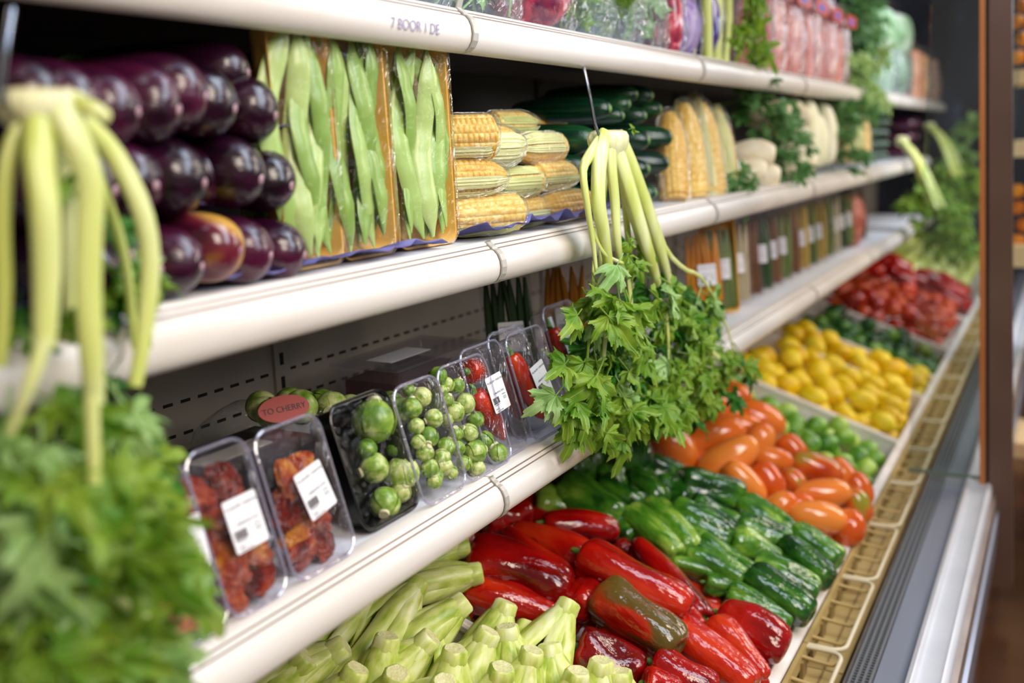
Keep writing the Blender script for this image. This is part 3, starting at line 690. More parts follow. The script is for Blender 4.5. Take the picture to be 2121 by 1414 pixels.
# ================================================================== EGGPLANTS on the middle shelf
P_EGG = [(-.5, .04), (-.48, .15), (-.40, .26), (-.22, .34), (0, .42), (.2, .49), (.34, .48), (.43, .38), (.485, .2), (.5, .03)]
def eggpl(seed, mt):
    b = MB().rings(blob(P_EGG, 26, 26, 0, 0, seed, random.Random(seed).uniform(-.1, .1), .03)).mesh('eggplant_body', mt)
    s_ = MB().rings([[(.485 + dx, math.cos(2*PI*j/12) * r, math.sin(2*PI*j/12) * r) for j in range(12)] for dx, r in ((.0, .085), (.014, .07), (.019, .035), (.019, .004))]).mesh('blossom_scar', M['eggscar'])
    k = MB(); k.tube([(-.47, 0, 0), (-.55, .0, .02), (-.62, .02, .06)], [.2, .1, .08], 10); k = k.mesh('calyx', M['stem'])
    return [('eggplant_body', b), ('blossom_scar', s_), ('calyx', k)]
EG = [eggpl(s_, M['egg']) for s_ in (1, 2, 3)]; EGP = eggpl(4, M['eggpale'])
TIPS = [ # tip px, depth plane x, diameter m, label part
 ((288,232), -.90, .085, 'bottom'), ((372,228), -.90, .088, 'top'), ((428,200), -.90, .085, 'top'), ((488,225), -.91, .085, 'top'), ((572,240), -.92, .085, 'top'), ((515,150), -.95, .075, 'top'),
 ((205,225), -.90, .085, 'top'), ((120,215), -.90, .085, 'top'),
 ((325,385), -.90, .085, 'middle'), ((425,380), -.90, .088, 'middle'), ((468,375), -.94, .075, 'middle'), ((542,372), -.91, .088, 'middle'), ((605,385), -.92, .082, 'middle'), ((240,395), -.90, .085, 'middle'), ((150,400), -.90, .085, 'middle'),
 ((420,552), -.89, .078, 'lower'), ((500,520), -.89, .082, 'lower'), ((562,530), -.90, .082, 'lower'), ((632,528), -.91, .082, 'lower'), ((335,560), -.89, .078, 'lower'), ((250,575), -.89, .078, 'lower'), ((160,590), -.89, .078, 'lower')]
EW = {0:'blurred shiny eggplant whose tip shows right of the hanging celery root, upper tier'}
EN = {0:'dark eggplant in the top tier nearest the hanging celery root',1:'dark eggplant in the top tier with a pink-white tip',2:'reddish-purple eggplant in the top tier centre',3:'near-black eggplant in the top tier second from the bean tray',
 4:'broad eggplant in the top tier beside the bean tray',5:'eggplant lying highest with pale pink tip before the yellow tray edge',6:'top tier eggplant directly behind the hanging celery root',7:'top tier eggplant left of the hanging celery root',
 8:'middle tier eggplant just right of the arching celery stalk',9:'middle tier eggplant with bright white tip spot',10:'middle tier eggplant recessed behind its two neighbours',11:'large shiny eggplant in the middle tier centre right',
 12:'middle tier eggplant touching the yellow bean tray',13:'middle tier eggplant behind the arching celery stalk',14:'middle tier eggplant behind the celery stalks',
 15:'small dark eggplant in the bottom tier right of the celery',16:'bottom tier eggplant with a large yellow patch',17:'bottom tier eggplant with pinkish shine and pale tip',18:'bottom tier eggplant last before the bean trays',
 19:'bottom tier eggplant mostly hidden by the arching celery stalk',20:'bottom tier eggplant behind the celery stalks',21:'bottom tier eggplant furthest left behind the celery'}
TZ = {'top': 1.64, 'bottom': 1.64, 'middle': 1.545, 'lower': 1.45}
for i, (t_, X, W, tier) in enumerate(TIPS):
    p = at(*t_, 0, X + .03); d = Vector((1, .34 + rr.uniform(-.12, .12), rr.uniform(-.22, -.10))).normalized(); L = .22
    obj_tree('eggplant', EGP if i == 16 else EG[i % 3], EN[i], 'eggplant', 'eggplants stacked in three tiers', placed(p - d * L, p, W * 1.04, 1.2 if i == 16 else rr.uniform(0, 6)))

def sheet(name, lbl, x0, x1, y0, y1, z, mt, amp=.006, nx=14, ny=60, seed=0, droop=.0, edge=.012):
    m_ = MB(); vs = []
    for i in range(nx + 1):
        for j in range(ny + 1):
            x = x0 + (x1 - x0) * i / nx; y = y0 + (y1 - y0) * j / ny
            w = noise.noise(Vector((x * 9 + seed, y * 16, 3.3))) ; e = max(0, i / nx - .75) * 4
            vs.append((x + e * edge * noise.noise(Vector((y * 14, seed, 0))), y, z + abs(w) * amp + e * amp * (1 + 1.4 * noise.noise(Vector((y * 22, seed, 5)))) - e * droop))
    fs = [(i * (ny + 1) + j, (i + 1) * (ny + 1) + j, (i + 1) * (ny + 1) + j + 1, i * (ny + 1) + j + 1) for i in range(nx) for j in range(ny)]
    m_.add(vs, fs); o = m_.build(name, mt, None); o.location = (0, 0, 0)
    so = o.modifiers.new('thick', 'SOLIDIFY'); so.thickness = .0015; return tag(o, lbl, 'paper')
sheet('tissue_paper', 'purple tissue paper under the eggplants and bean trays', -1.3, -.885, .3, 1.38, 1.389, M['paper'], .013, edge=.02)
sheet('tissue_paper', 'crinkled purple tissue paper edge under the wrapped corn', -1.3, -.870, 1.47, 2.12, 1.389, M['paper'], .018, seed=4, edge=.02)
sheet('tissue_paper', 'dark purple tissue paper between the lower and middle eggplant tiers', -1.16, -.93, .45, 1.08, 1.480, M['paper'], .008, seed=8)
sheet('tissue_paper', 'dark purple tissue paper between the middle and top eggplant tiers', -1.16, -.93, .45, 1.08, 1.575, M['paper'], .008, seed=12)

# ================================================================== BEAN TRAYS
def rrect(w, h, r, n=5, z0=0):                  # rounded rectangle outline in (x, z), centred in x, base at z0
    out = []
    for cx_, cz_, a0 in ((w/2-r, z0+r, -PI/2), (w/2-r, z0+h-r, 0), (-w/2+r, z0+h-r, PI/2), (-w/2+r, z0+r, PI)):
        for i in range(n + 1):
            a = a0 + PI / 2 * i / n; out.append((cx_ + r * math.cos(a), cz_ + r * math.sin(a)))
    return out
def tray_shell(w, h, d, r, th=.0, taper=.008, flange=.006, m=0):
    """open tray: opening at y=0, floor at y=d"""
    mb = MB(); R = []
    for (g, y) in ((flange, .0), (flange, .003), (0, .003), (-.001, .006), (-taper * .5, d * .6), (-taper, d - .006), (-taper - .004, d - .001), (-taper - .012, d)):
        R.append([(x, y, z) for x, z in rrect(w + 2 * g, h + 2 * g, max(r + g, .004), 5, -g)])
    mb.rings(R, m, True, (False, True)); return mb
def flatbean(L, W, T, seed, curl=.25):
    r_ = random.Random(seed); a = r_.uniform(-1, 1) * curl; pts = []; n = 22
    for i in range(n):
        t = i / (n - 1); pts.append((a * L * math.sin(t * PI) * .5 + .10 * L * curl * math.sin(t * 7 + seed), 0.006 * math.sin(t * 9 + seed), t * L))
    rad = [max(.12, min(1, math.sin(min(t, 1 - t) * PI * 2.6) if min(t, 1 - t) < .19 else 1)) for t in [i / (n - 1) for i in range(n)]]
    def prof(th, t): return (math.cos(th), math.sin(th) * T / W * (1 + .35 * math.sin(t * 40)))
    mb = MB(); mb.tube(pts, [q * W / 2 for q in rad], 10, 0, prof, up=(1, 0, 0)); return mb
BEANM = [flatbean(.27, .036, .010, s_, (.12, .3, .5, .2)[s_ % 4]).mesh('flat_bean', M['bean']) for s_ in range(6)]
def beantray(u0, v0, u1, v1, X0, X1, H, lb, beans, seed, lean=.02):
    """foam tray standing on end, opening towards the shopper; bottom corners by pixel"""
    a = at(u0, v0, 0, X0); b = at(u1, v1, 0, X1); a.z = b.z = 1.392; wd_ = (b - a).length
    xd = (b - a).normalized(); up = (Vector((0, 0, 1)) + Vector((-.03, 0, 0)) + xd * lean).normalized()
    Mx = frame((a + b) / 2, xd, up)
    e = link('bean_tray', None); e.matrix_world = Mx; tag(e, lb + ', yellow foam with flat green beans', 'food tray', 'foam trays of flat green beans')
    # local x = width, y = into the shelf (away), z = up
    tq = tray_shell(wd_, H, .045, .02, flange=.004, m=0); nn = len(tq.m); tq.m = [1 if i >= nn - 1 - 48 else 0 for i in range(nn)]; tq.build('foam_tray', [M['foam'], M['foamin']], e)
    R = [[(x, y, z) for x, z in rrect(wd_ * s_, H * s2, .02, 5, (1 - s2) * H / 2)] for s_, s2, y in ((1.05, 1.02, .012), (1.05, 1.02, -.001), (.9, .97, -.013), (.6, .9, -.017), (.2, .5, -.018))]
    MB().rings(R, 0, True, (False, True)).build('cling_film', M['film'], e)
    r_ = random.Random(seed)
    for k in range(beans):
        o = link('flat_bean', BEANM[(k + seed) % 6]); 
        lo = Matrix.Translation((( (k + .5) / beans - .5) * wd_ * .80 + r_.uniform(-.004, .004), .0 + (k % 2) * .014, .008 + r_.uniform(0, .02)))
        o.matrix_world = Mx @ lo @ Matrix.Rotation(r_.uniform(-.09, .09), 4, 'Y') @ Matrix.Rotation(r_.uniform(-.35, .35), 4, 'Z') @ Matrix.Diagonal((r_.uniform(.8, 1.15), 1, H / .295, 1))
        tag(o, 'flat green bean in the %s, %s from its left edge' % (lb, ORD[k]), 'bean', 'flat beans in the ' + lb.split(' with')[0])
    return e
beantray(603, 566, 716, 551, -.915, -.915, .335, 'leftmost full bean tray', 8, 1, -.03)
beantray(716, 541, 824, 523, -.92, -.92, .330, 'middle bean tray', 8, 3, .06)
beantray(832, 518, 948, 505, -.925, -.915, .330, 'right bean tray beside the corn', 8, 5, .02)
beantray(535, 520, 592, 515, -1.20, -1.20, .29, 'shadowed bean tray behind the eggplants', 5, 7)

# ================================================================== WRAPPED CORN
def cob(seed):
    mb = MB(); R = []; n, m = 66, 84; rows = 14; ker = 26
    for i in range(n):
        t = i / (n - 1); x = -.5 + t; r = .5 * (1 - max(0, (t - .55) / .45) ** 2.2 * .62) * (1 if t > .04 else .8)
        ring = []
        for j in range(m):
            th = 2 * PI * j / m; k = abs(math.sin(th * rows / 2)) ** .5; kk = abs(math.sin(t * ker * PI / 2 + (math.floor(th * rows / 2 / PI) % 2) * .8)) ** .5
            rr_ = r * (.93 + .08 * k * kk); ring.append((x, math.cos(th) * rr_, math.sin(th) * rr_))
        R.append(ring)
    return mb.rings(R).mesh('corn_cob', M['corn'])
def husk(seed, cover=.55):
    r_ = random.Random(seed); mb = MB()
    for q in range(5):
        a0 = -PI * cover + q * (2 * PI * cover) / 5 + r_.uniform(-.1, .1) + PI; wv = 1.2 * cover; R = []
        for i in range(18):
            t = i / 17; x = -.53 + t * 1.08; r = .53 * (1 - max(0, (t - .6) / .4) ** 2 * .55) * (.75 + .25 * min(1, t * 6)); w = wv * (1 - max(0, (t - .75) / .25) ** 2 * .7)
            R.append([(x, math.cos(a0 + w * (s_ - .5)) * r * (1 + .03 * math.sin(s_ * 22)), math.sin(a0 + w * (s_ - .5)) * r * (1 + .03 * math.sin(s_ * 22))) for s_ in [k / 8 for k in range(9)]])
        mb.rings(R, 0, False, (False, False))
    return mb.mesh('husk', M['husk'])
def wrap(seed, two=False):
    prof = [(-.56, .03), (-.55, .3), (-.48, .48), (-.2, .555), (.1, .55), (.35, .47), (.5, .32), (.56, .12), (.56, .02)]
    return MB().rings(blob(prof, 24, 28, 0, 0, seed, 0, .05)).mesh('cling_film', M['filmc'])
COBS = [cob(1)]; HSK = [husk(s_, c_) for s_, c_ in ((1, .5), (2, .62), (3, .4))]; WRP = [wrap(s_) for s_ in (1, 2, 3)]
def corn(p1, p2, W, roll, lb, i, grp='wrapped corn cobs on the middle shelf', cov=None, name='wrapped_corn'):
    return obj_tree(name, [('corn_cob', COBS[0]), ('husk', HSK[i % 3 if cov is None else cov]), ('cling_film', WRP[i % 3])], lb, 'corn', grp, placed(p1, p2, W, roll, .95))
CRN = [ # centre px, x plane, dir angle from +y toward +x (deg), length, width, roll, label
 ((990,445),-.93,22,.185,.066,1.3,'bottom row corn pack beside the bean tray, yellow kernels up front'),
 ((1085,437),-.955,10,.16,.058,2.2,'bottom row corn with pointed green tip in the middle'),
 ((1165,425),-.93,5,.19,.060,.3,'bottom row corn with pale husk on top next to the celery'),
 ((968,368),-.94,30,.15,.066,1.9,'second row corn pack under the top left one'),
 ((1058,378),-.96,12,.15,.060,2.8,'second row corn with mostly pale husk in the middle'),
 ((1147,362),-.95,5,.17,.058,1.6,'second row corn with kernels facing out next to the celery'),
 ((950,285),-.95,40,.13,.075,1.5,'top row corn pack touching the bean tray'),
 ((1018,303),-.96,15,.15,.072,1.6,'top row corn pack with crinkled film in the middle'),
 ((1112,307),-.96,4,.17,.060,4.4,'top row corn with brown top edge beside the cucumbers'),
 ((1062,256),-1.02,12,.14,.050,1.4,'bare corn end peeking over the top row'),
 ((1120,262),-1.10,8,.16,.055,1.4,'shadowed corn at the back over the top row')]
for i, (c_, X, a, L, W, ro, lb) in enumerate(CRN):
    p = at(*c_, 0, X); a = math.radians(a); d = Vector((math.sin(a), math.cos(a), 0)) * (1 if i % 2 else -1)
    corn(p - d * L / 2, p + d * L / 2, W * 1.08, ro, lb, i)
CSD = [((1398,415),(1385,235),'first standing corn pack behind the cucumbers'),((1440,410),(1415,215),'second standing corn pack with kernel stripe facing out'),
       ((1478,405),(1450,215),'third standing corn pack with bright film streak'),((1508,400),(1480,228),'fourth standing corn pack beside the leafy roots'),((1425,400),(1440,205),'standing corn pack set back between the first and second ones')]
for i, (b, t_, lb) in enumerate(CSD):
    X = -.93 if i < 4 else -1.0
    p1 = at(*b, 0, X); p2 = at(*t_, 0, X - .05); d = (p2 - p1).normalized()
    corn(p1, p2, .088, 2.0 + i * .5, lb, i, 'corn packs standing upright', 2)

# ================================================================== CUCUMBERS
P_CUK = [(-.5, .08), (-.49, .25), (-.44, .36), (-.33, .45), (-.1, .5), (.15, .5), (.32, .46), (.43, .37), (.485, .24), (.5, .07)]
def cukm(s_):
    b = MB().rings(blob(P_CUK, 24, 22, 7, .025, s_, random.Random(s_).uniform(-.08, .08), .03)).mesh('cucumber_body', M['cuke'])
    e = MB().rings([[(.488 + dx, math.cos(2*PI*j/12) * r, math.sin(2*PI*j/12) * r) for j in range(12)] for dx, r in ((.0, .17), (.012, .15), (.02, .07), (.02, .005))]).mesh('blossom_end', M['cukeend'])
    return [('cucumber_body', b), ('blossom_end', e)]
CKS = [cukm(s_) for s_ in (1, 2, 3)]
CU = [ # tip px, x plane, extra +y component, W
 ((1265,225),-.955,.045,'upper dark cucumber above the celery root'),((1292,240),-.97,.04,'cucumber tip right behind the upper dark one'),((1305,215),-.985,.045,'bluish cucumber in the upper tier centre'),
 ((1338,240),-.985,.045,'cucumber tip in the upper tier right side'),((1320,195),-1.0,.045,'topmost ribbed green cucumber on the left'),((1352,198),-1.0,.045,'topmost ribbed green cucumber on the right'),((1370,225),-1.0,.045,'cucumber at the right end of the upper tier'),
 ((1235,290),-.94,.055,'big dark cucumber running behind the celery root'),((1345,290),-.95,.05,'cucumber tip with light spots right of the celery root'),((1392,285),-.96,.05,'long dark cucumber sticking out furthest right'),
 ((1345,350),-.955,.05,'lower cucumber tip with light spots beside the celery stalks'),((1385,338),-.96,.05,'lower dark cucumber sticking out right'),
 ((1360,400),-.955,.046,'cucumber in the lowest tier on the right'),((1330,408),-.95,.046,'cucumber in the lowest tier beside the celery stalk'),((1215,345),-.96,.05,'cucumber glimpsed between corn and celery, middle tier'),((1225,410),-.96,.05,'cucumber glimpsed between corn and celery, lowest tier')]
for i, (t_, X, W, lb) in enumerate(CU):
    p = at(*t_, 0, X + .03); d = Vector((1, (.55 if i in (9, 11) else .2) + rr.uniform(-.06, .1), rr.uniform(-.05, .02))).normalized(); L = .24
    obj_tree('cucumber', CKS[i % 3], lb, 'cucumber', 'cucumbers stacked on the middle shelf', placed(p - d * L, p, W * 1.28, i))

# ================================================================== PACKS ON THE BOTTOM SHELF
def txt(s_, size, x, z, mb_list, m='ink', rot=0):
    cu = bpy.data.curves.new('t', 'FONT'); cu.body = s_; cu.size = size; cu.extrude = .0001; cu.align_x = 'CENTER'
    o = bpy.data.objects.new('t', cu); COL.objects.link(o); bpy.context.view_layer.update()
    me = bpy.data.meshes.new_from_object(o.evaluated_get(bpy.context.evaluated_depsgraph_get())); bpy.data.objects.remove(o)
    vs = [Vector((v.co.x + x, -v.co.z, v.co.y + z)) for v in me.vertices]; fs = [tuple(p.vertices) for p in me.polygons]
    mb_list.add(vs, fs, 0 if m == 'ink' else 1); bpy.data.meshes.remove(me)
LW, LH = .056, .066
pr = MB()
txt('KG JALAPE + PUNTON', .0052, .001, .0205, pr); txt('--', .004, .002, .012, pr)
txt('27/08-09 KG 27/12', .0048, .003, -.001, pr); txt('322', .0072, .0165, -.0150, pr, 'g'); txt('175 09 16', .003, .016, -.0075, pr)
txt('T DESIRE', .003, -.018, -.0275, pr); txt('Cultivar 0 LOTE 05', .0028, -.010, -.0315, pr)
x = -.024; r_ = random.Random(4)
while x < -.003:
    w = r_.choice((.0005, .0009, .0014)); pr.box((x, -.0002, -.0175), (x + w, .0, -.006)); x += w + r_.choice((.0006, .0009))
pr.box((-.022, -.0002, -.0200), (-.006, 0, -.0190))
PRINT = pr.mesh('print', [M['ink'], M['inkg']], False)
def lbl_mesh():
    mb = MB(); out = rrect(LW, LH, .003, 3, -LH / 2)
    return mb.rings([[(x, -.0006, z) for x, z in out], [(x, 0.0, z) for x, z in out]]).mesh('label', M['label'], False)
LBL = lbl_mesh()
SHELL = {}
def pack(u0, v0, u1, v1, X, H, lb, kind, lab=None, lean=.30, skew=-.06, D=.045, shell='clear', grp='clear packs leaning on the bottom shelf', film=True, W=None):
    a = at(u0, v0, 0, X); b = at(u1, v1, 0, X); zf = 1.002; a.z = b.z = zf; xd = (b - a).normalized(); w = W or (b - a).length
    back = Vector((-xd.y, xd.x, 0)); back = back if back.x < 0 else -back
    up = (Vector((0, 0, 1)) + back * lean + xd * skew).normalized(); Mx = frame((a + b) / 2 + Vector((0, 0, .004)), xd, up)
    if (Mx.col[1].xyz).x > 0: Mx = Mx @ Matrix.Diagonal((1, 1, 1, 1))
    e = link('food_tray', None); e.matrix_world = Mx; tag(e, lb, 'food tray', grp)
    tray_shell(w - .012, H, D, .022).build('tray_shell', [M[shell]], e)
    rm = MB(); rm.tube([(x, -.001, z) for x, z in rrect(w, H + .006, .025, 6, -.003)] + [(rrect(w, H + .006, .025, 6, -.003)[0][0], -.001, rrect(w, H + .006, .025, 6, -.003)[0][1])], .0022, 6, 0, up=(0, 1, 0)); rm.build('rim', M['rim' if shell == 'clear' else 'blacktray'], e)
    if film:
        R = [[(x, y, z) for x, z in rrect((w - .004) * s_, H * s2, .02, 5, (1 - s2) * H / 2)] for s_, s2, y in ((1.0, 1.0, -.0015), (.93, .97, -.005), (.6, .85, -.007), (.2, .4, -.0075))]
        MB().rings(R, 0, True, (False, True)).build('cling_film', M['film'], e)
    if lab:
        l_ = link('label', LBL, e); l_.matrix_local = Matrix.Translation((lab[0], -.0095, lab[1])) @ Matrix.Rotation(lab[2], 4, 'Y'); link('print', PRINT, l_).location = (0, -.0008, 0)
    return e, Mx, w
p_ = {}
p_['T1'] = pack(345, 1325, 478, 1285, -.835, .20, 'left clear tray of dried tomatoes with white label, partly behind the celery', 'dried', (.012, .105, .06), skew=.02)
p_['T2'] = pack(478, 1278, 600, 1232, -.835, .20, 'middle clear tray of dried tomatoes with white label', 'dried', (.006, .102, -.02), skew=.02)
p_['T3'] = pack(612, 1215, 740, 1160, -.835, .195, 'right clear tray of dried tomatoes beside the black sprout tray', 'dried', (.010, .100, -.16), skew=.04)
p_['B'] = pack(755, 1085, 872, 1045, -.855, .185, 'black tray of large brussels sprouts in shiny film', 'sprout', None, .32, -.02, .06, 'blacktray')
p_['S1'] = pack(880, 1055, 968, 1010, -.835, .185, 'clear tray of brussels sprouts next to the black tray', 'sprout')
p_['S2'] = pack(968, 1008, 1062, 962, -.835, .190, 'clear tray of brussels sprouts next to the single pepper tray', 'sprout')
p_['P1'] = pack(1015, 978, 1095, 928, -.845, .20, 'clear tray with one red chilli pepper and white label', 'chili', (.004, .112, -.06))
p_['P2'] = pack(1105, 925, 1178, 890, -.840, .20, 'clear tray with three red chilli peppers, labelled, beside the hanging celery', 'chili', (.002, .102, -.18))
p_['P3'] = pack(1180, 905, 1240, 865, -.875, .215, 'clear tray with red pepper half hidden behind the hanging celery leaves', 'chili', (.0, .12, -.12))
p_['P1b'] = pack(1068, 935, 1140, 905, -.875, .20, 'empty looking stacked tray just left behind the labelled three pepper tray', 'chili')
def loc(key, x, y, z): return p_[key][1] @ Vector((x, y, z))
SPR = []
for s_ in range(4):
    mb = MB(); r_ = random.Random(s_); R = []
    for i in range(14):
        ph = PI * i / 13; R.append([(-math.cos(ph) * .5, math.sin(ph) * .5 * math.cos(2*PI*j/20) * (1 + .05 * math.sin(3*2*PI*j/20 + s_ + i*.25)), math.sin(ph) * .5 * math.sin(2*PI*j/20) * (1 + .05 * math.cos(2*2*PI*j/20 + s_ + i*.3))) for j in range(20)])
    mb.rings(R)
    for q in range(4):                          # outer wrapper leaves
        a0 = q * 1.7 + s_; R = []
        for i in range(9):
            ph = PI * (.08 + .62 * i / 8); w = 1.5 * math.sin(min(1, (i + 1) / 7) * PI * .55)
            R.append([(-math.cos(ph) * .52, math.sin(ph) * (.515 + .012 * q) * math.cos(a0 + w * (k / 6 - .5)), math.sin(ph) * (.515 + .012 * q) * math.sin(a0 + w * (k / 6 - .5))) for k in range(7)])
        mb.rings(R, 1, False, (False, False))
    b = mb.mesh('sprout_head', [M['sprout'], M['sprout']])
    st = MB().tube([(-.47, 0, 0), (-.56, 0, 0)], [.2, .17], 10).mesh('cut_stem', M['stemcut'])
    SPR.append([('sprout_head', b), ('cut_stem', st)])
def sprout(u, v, rpx, key, off, lb, grp, i):
    o_ = p_[key][1].translation; n = -p_[key][1].col[1].xyz.normalized()     # front normal of the tray
    r = ray(u, v); c0 = o_ - n * off; t = (c0 - Vector((0, 0, EYE))).dot(n) / r.dot(n); p = Vector((0, 0, EYE)) + r * t
    dep = -(MC.transposed() @ (p - Vector((0, 0, EYE)))).z; R_ = rpx * dep / F * 1.05
    Mx = Matrix.Translation(p) @ Matrix.Rotation(i * 2.1, 4, 'Z') @ Matrix.Rotation(i * 1.3 + .7, 4, 'Y') @ Matrix.Diagonal((R_ * 2.1, R_ * 2, R_ * 2, 1))
    obj_tree('brussels_sprout', SPR[i % 4], lb, 'brussels sprout', grp, Mx)
S1 = [(874,822,19),(853,845,20),(898,866,18),(862,882,16),(887,905,20),(923,925,18),(880,938,17),(915,948,18),(891,969,18),(919,965,18),(900,996,15),(934,978,14),(866,915,14),(905,985,13),(846,808,12)]
S2 = [(907,778,18),(925,797,15),(946,799,15),(925,828,13),(941,853,20),(964,835,20),(985,869,17),(944,898,15),(971,896,18),(1003,912,18),(948,928,15),(983,936,23),(1029,939,20),(962,960,15),(988,968,16),(925,870,13),(915,808,12)]
B1 = [(776,872,42),(775,968,28),(832,980,34),(797,1041,30),(820,928,20),(830,1020,20),(760,930,20)]
def nth(L, i, tr): 
    order = sorted(range(len(L)), key=lambda k: L[k][1]); return '%s %s in %s' % (ORD[order.index(i)], 'brussels sprout from the top', tr)
for i, (u, v, r) in enumerate(S1): sprout(u, v, r, 'S1', .016, nth(S1, i, 'the clear tray next to the black tray'), 'sprouts in the left clear tray', i)
for i, (u, v, r) in enumerate(S2): sprout(u, v, r, 'S2', .016, nth(S2, i, 'the clear tray next to the chilli trays'), 'sprouts in the right clear tray', i + 3)
for i, (u, v, r) in enumerate(B1): sprout(u, v, r, 'B', .02, 'large ' + nth(B1, i, 'the black tray'), 'large sprouts in the black tray', i + 1)
# dried tomatoes: crumpled halves
DRY = []
for s_ in range(4):
    R = blob([(-.5, .05), (-.46, .28), (-.3, .44), (0, .5), (.3, .44), (.45, .28), (.5, .05)], 20, 26, 5, .22, s_, .2, .12)
    R = [[(x + .05 * noise.noise(Vector((x * 6, y * 6, z * 6 + s_))), y * (1 + .3 * noise.noise(Vector((x * 5, y * 5, s_)))), z * .55 + .07 * noise.noise(Vector((x * 8, y * 8, s_ + 4)))) for x, y, z in r] for r in R]
    DRY.append(MB().rings(R).mesh('dried_tomato_mesh', M['dried']))
cu = MB(); txt('7 BOOR 1 DE', .022, 0, 0, cu); fm = cu.mesh('faded_print', [mat('faded_purple', '#9d94b4', rough=.6), M['inkg']], False)
fo_ = link('faded_print', fm, tk); fo_.matrix_local = Matrix.Translation((.0272, 1.03, -.050)) @ Matrix.Rotation(PI / 2, 4, 'Z')
for key, tr in (('T1', 'left'), ('T2', 'middle'), ('T3', 'right')):
    r_ = random.Random(ord(key[1]))
    k = 0
    for z, xs in ((.028, (-.022, .018)), (.058, (-.018, .022)), (.09, (-.024, .02)), (.122, (-.012, .026)), (.15, (-.026, .010))):
        if key == 'T3' and z > .14: continue
        for x_ in xs:
            Mx = p_[key][1] @ Matrix.Translation((x_, .017 + r_.uniform(-.004, .006), z)) @ Matrix.Rotation(r_.uniform(0, 6), 4, 'Y') @ Matrix.Rotation(PI / 2 + r_.uniform(-.5, .5), 4, 'X') @ Matrix.Diagonal((.062, .04, .03, 1))
            o = link('dried_tomato', DRY[(k + ord(key[1])) % 4]); o.matrix_world = Mx
            tag(o, 'dark red dried tomato, %s row up, %s side, in the %s dried tomato tray' % (ORD[k // 2], ('left', 'right')[k % 2], tr), 'dried tomato', 'dried tomatoes in the %s tray' % tr); k += 1
# chillies
CH = [('P1', (-.030, .018, .165), (.022, .016, .150), .034, 'short curved red chilli at the top of the single pepper tray'), ('P1', (-.030, .016, .125), (.020, .016, .022), .034, 'long red chilli below the label of the single pepper tray'),
      ('P2', (-.040, .016, .165), (-.005, .016, .03), .028, 'left slim red chilli in the three pepper tray'), ('P2', (-.018, .022, .15), (.002, .012, .025), .030, 'middle red chilli in the three pepper tray'), ('P2', (.010, .018, .12), (.026, .014, .028), .032, 'right red chilli in the three pepper tray'),
      ('P3', (-.02, .018, .17), (-.004, .016, .03), .034, 'red chilli in the tray behind the celery leaves'), ('P1b', (-.012, .02, .12), (.0, .018, .02), .03, 'dark red chilli in the tray set back behind')]
CHM = [MB().rings(blob([(-.5, .15), (-.47, .38), (-.3, .5), (0, .47), (.25, .36), (.42, .2), (.5, .03)], 20, 18, 2, .06, s_, .12, .04)).mesh('chilli_body', M['chili']) for s_ in (1, 2)]
CHS = MB().tube([(-.48, 0, 0), (-.55, 0, .03), (-.62, .02, .08)], [.2, .1, .1], 8).mesh('chilli_stem', M['stem'])
for i, (k, a, b, W, lb) in enumerate(CH):
    obj_tree('red_chilli', [('chilli_body', CHM[i % 2]), ('chilli_stem', CHS)], lb, 'chilli', 'red chillies in clear trays', placed(loc(k, *a), loc(k, *b), W * 1.35, i))

# packs further back on the bottom shelf
fb = thing('flat_container', 'flat lidded clear container of red berries lying behind the sprout and chilli trays', 'container', (-1.16, 1.56, 1.135))
q = MB(); q.rings([[(x, y, z) for x, y in [(px_, pz_ - .06) for px_, pz_ in rrect(w, d, .015, 4)]] for w, d, z in ((.12, .27, -.095), (.125, .275, -.09), (.15, .30, -.005), (.158, .31, -.003), (.158, .31, .0))], 0, True, (True, False)); q.build('container_body', M['clear'], fb)
MB().box((-.082, -.07, .0), (.082, .25, .005)).build('lid', M['clear'], fb, False)
l_ = MB().box((-.03, -.02, .0055), (.03, .12, .006)).build('label', M['label'], fb, False)
MB().box((-.065, -.045, -.088), (.065, .20, -.03)).build('contents', mat('dark_red_fruit', ['#2c0608', '#5c0f10'], 30, .35, coat=.2), fb, True)
bgp = thing('sprout_net', 'dark printed pack of brussels sprouts lying at the back behind the dried tomato trays', 'vegetable pack', (-1.12, 1.22, 1.0))
q = MB(); R = blob([(-.5, .1), (-.47, .3), (-.2, .47), (.2, .5), (.45, .33), (.5, .1)], 16, 22, 0, 0, 3, 0, .1); R = [[(y * .17, x * .36, (z + .5) * (.185 - .11 * (x + .5) * .7)) for x, y, z in r] for r in R]
q.rings(R); q.build('film', M['film'], bgp)
q = MB(); q.rings([[(x, y, z) for x, y in [(a_, b_ - .18) for a_, b_ in rrect(.15, .36, .02, 4)]] for z in (.0, .035)], 0, True, (True, False)); q.build('tray_base', M['blacktray'], bgp)
q = MB(); q.rings([[(math.cos(2*PI*j/24) * .045, z, math.sin(2*PI*j/24) * .022) for j in range(24)] for z in (-.001, 0)]); sk = q.build('red_sticker', mat('red_sticker', '#a8321c', rough=.5), bgp, False)
sk.location = (.055, -.06, .150); sk.rotation_euler = (-.5, 0, PI / 2 - .35)
q = MB(); txt('TO CHERRY', .014, 0, -.005, q); q.build('print', [M['ink'], M['inkg']], sk, False).location = (0, -.0015, 0)
